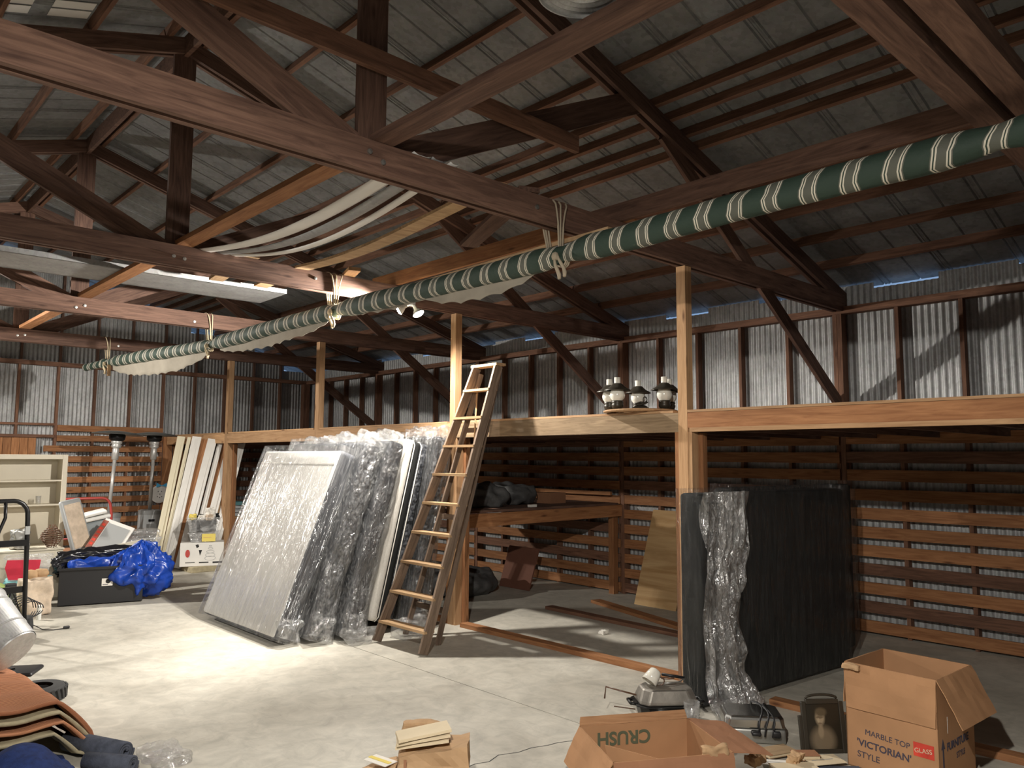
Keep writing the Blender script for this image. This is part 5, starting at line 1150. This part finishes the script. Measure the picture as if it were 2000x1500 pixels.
for q in range(3): MB().tube([(0.10 - 0.03 * q + 0.02 * math.sin(3 * a + q), 0.172 * math.cos(a), 0.02 + (0.172 + 0.006 * q) * math.sin(a) ** 0.45) for a in [0.02 + k_ * 3.10 / 16 for k_ in range(17)]], 0.006, 6).build('power_cord', 'black_plastic', wi, smooth=True)
MB().tube([(-0.16, -0.10, 0.006), (-0.26, -0.02, 0.006), (-0.30, 0.10, 0.006), (-0.34, 0.2, 0.006)], 0.006, 6).build('power_cord', 'black_plastic', wi, smooth=True)
link('plug', rbox(0.10, 0.15, -0.19, -0.16, 0.05, 0.09, 0.008, 2), 'black_plastic', wi, smooth=True)
kb = thing('stove_cap', 'small black cap on the concrete behind the waffle iron', 'cap', (5.0, 2.77, 0)); MB().lathe([(0.03, 0), (0.03, 0.02), (0.018, 0.03), (0.02, 0.045), (0, 0.05)], 16, None, False).build('knob_body', 'black_plastic', kb, smooth=True); MB().lathe([(0.008, 0.049), (0.008, 0.053)], 8).build('knob_stud', 'steel', kb)

# framed portrait
fp = thing('portrait_frame', 'small dark framed sepia portrait standing by the tall carton', 'picture', (4.84, 2.33, 0.0), R(-40))
Mp = RX(-10)
for x0, x1, z0, z1 in ((-0.135, -0.105, 0.0, 0.30), (0.105, 0.135, 0.0, 0.30), (-0.105, 0.105, 0.0, 0.025), (-0.105, 0.105, 0.285, 0.315)): MB().box(x0, x1, -0.012, 0.012, z0, z1).build('frame_rail', 'dark_shade', fp, Mp, bevel=0.004)
for s in (-1, 1): MB().box(s * 0.145 - 0.012, s * 0.145 + 0.012, -0.01, 0.01, 0.0, 0.22).build('frame_wing', 'dark_shade', fp, Mp, bevel=0.004)
MB().tube([(0.1 * math.cos(a), 0, 0.318 + 0.022 * math.sin(a)) for a in [k_ * math.pi / 10 for k_ in range(11)]], 0.008, 6).build('frame_crest', 'dark_shade', fp, Mp, smooth=True)
MB().box(-0.105, 0.105, -0.004, 0.004, 0.025, 0.285).build('photo_print', 'portrait_print', fp, Mp)

# loose papers, books and album at the lower right
PAP = [((4.58, 2.52), -20, 0.22, 0.13, 0.020, 'wood_weather', 'opened tan folder below the waffle iron, left half'), ((4.63, 2.36), -42, 0.15, 0.10, 0.030, 'card_dark', 'thin brown book lying before the portrait'),
       ((4.44, 2.42), -52, 0.24, 0.08, 0.006, 'paper_white', 'narrow white paper strip beside the stencilled carton'), ((4.30, 2.24), -38, 0.26, 0.20, 0.05, 'paper', 'cream parcel next to the stencilled carton corner'),
       ((4.56, 2.14), -44, 0.34, 0.20, 0.012, 'grey_rug', 'flat dark album at the bottom right'), ((4.66, 2.26), -30, 0.22, 0.14, 0.008, 'paper', 'cream sheet under the portrait frame'),
       ((4.47, 2.30), -48, 0.34, 0.16, 0.010, 'black_plastic', 'black folder under the loose papers')]
for i, ((x, y_), a, w, d, h, mat, lab) in enumerate(PAP):
    z0 = 0.001 if mat in ('grey_rug', 'black_plastic') else (0.014 + 0.002 * i)
    bk_ = thing('loose_paper' if h < 0.02 else 'old_book', lab, 'paper' if h < 0.02 else 'book', (x, y_, z0), R(a), 'papers and books at the lower right')
    MB().box(-w / 2, w / 2, -d / 2, d / 2, 0, 0.003).build('cover', mat, bk_)
    if h > 0.009: MB().box(-w / 2 + 0.004, w / 2 - 0.004, -d / 2 + 0.004, d / 2, 0.003, h - 0.003).build('pages', 'paper', bk_)
    MB().box(-w / 2, w / 2, -d / 2, d / 2, h - 0.003, h).build('cover', mat, bk_) if h > 0.009 else None
    if h <= 0.009: MB().box(-w / 2 + 0.03, w / 2 - 0.05, -0.004, 0.004, 0.0031, 0.0036).build('faint_line', 'silver_grey', bk_)
for i, (x, y_, s, lab) in enumerate(((4.40, 2.30, 0.08, 'crumpled brown paper beside the cream parcel'), (4.22, 2.46, 0.10, 'crumpled torn brown paper on the carton edge'))):
    tag(link('crumpled_paper', crumple(x - s * 0.6, x + s * 0.6, y_ - s * 0.35, y_ + s * 0.35, 0.06, 0.11, 0.02, 22, 9, i * 4.0), 'kraft'), lab, 'paper')
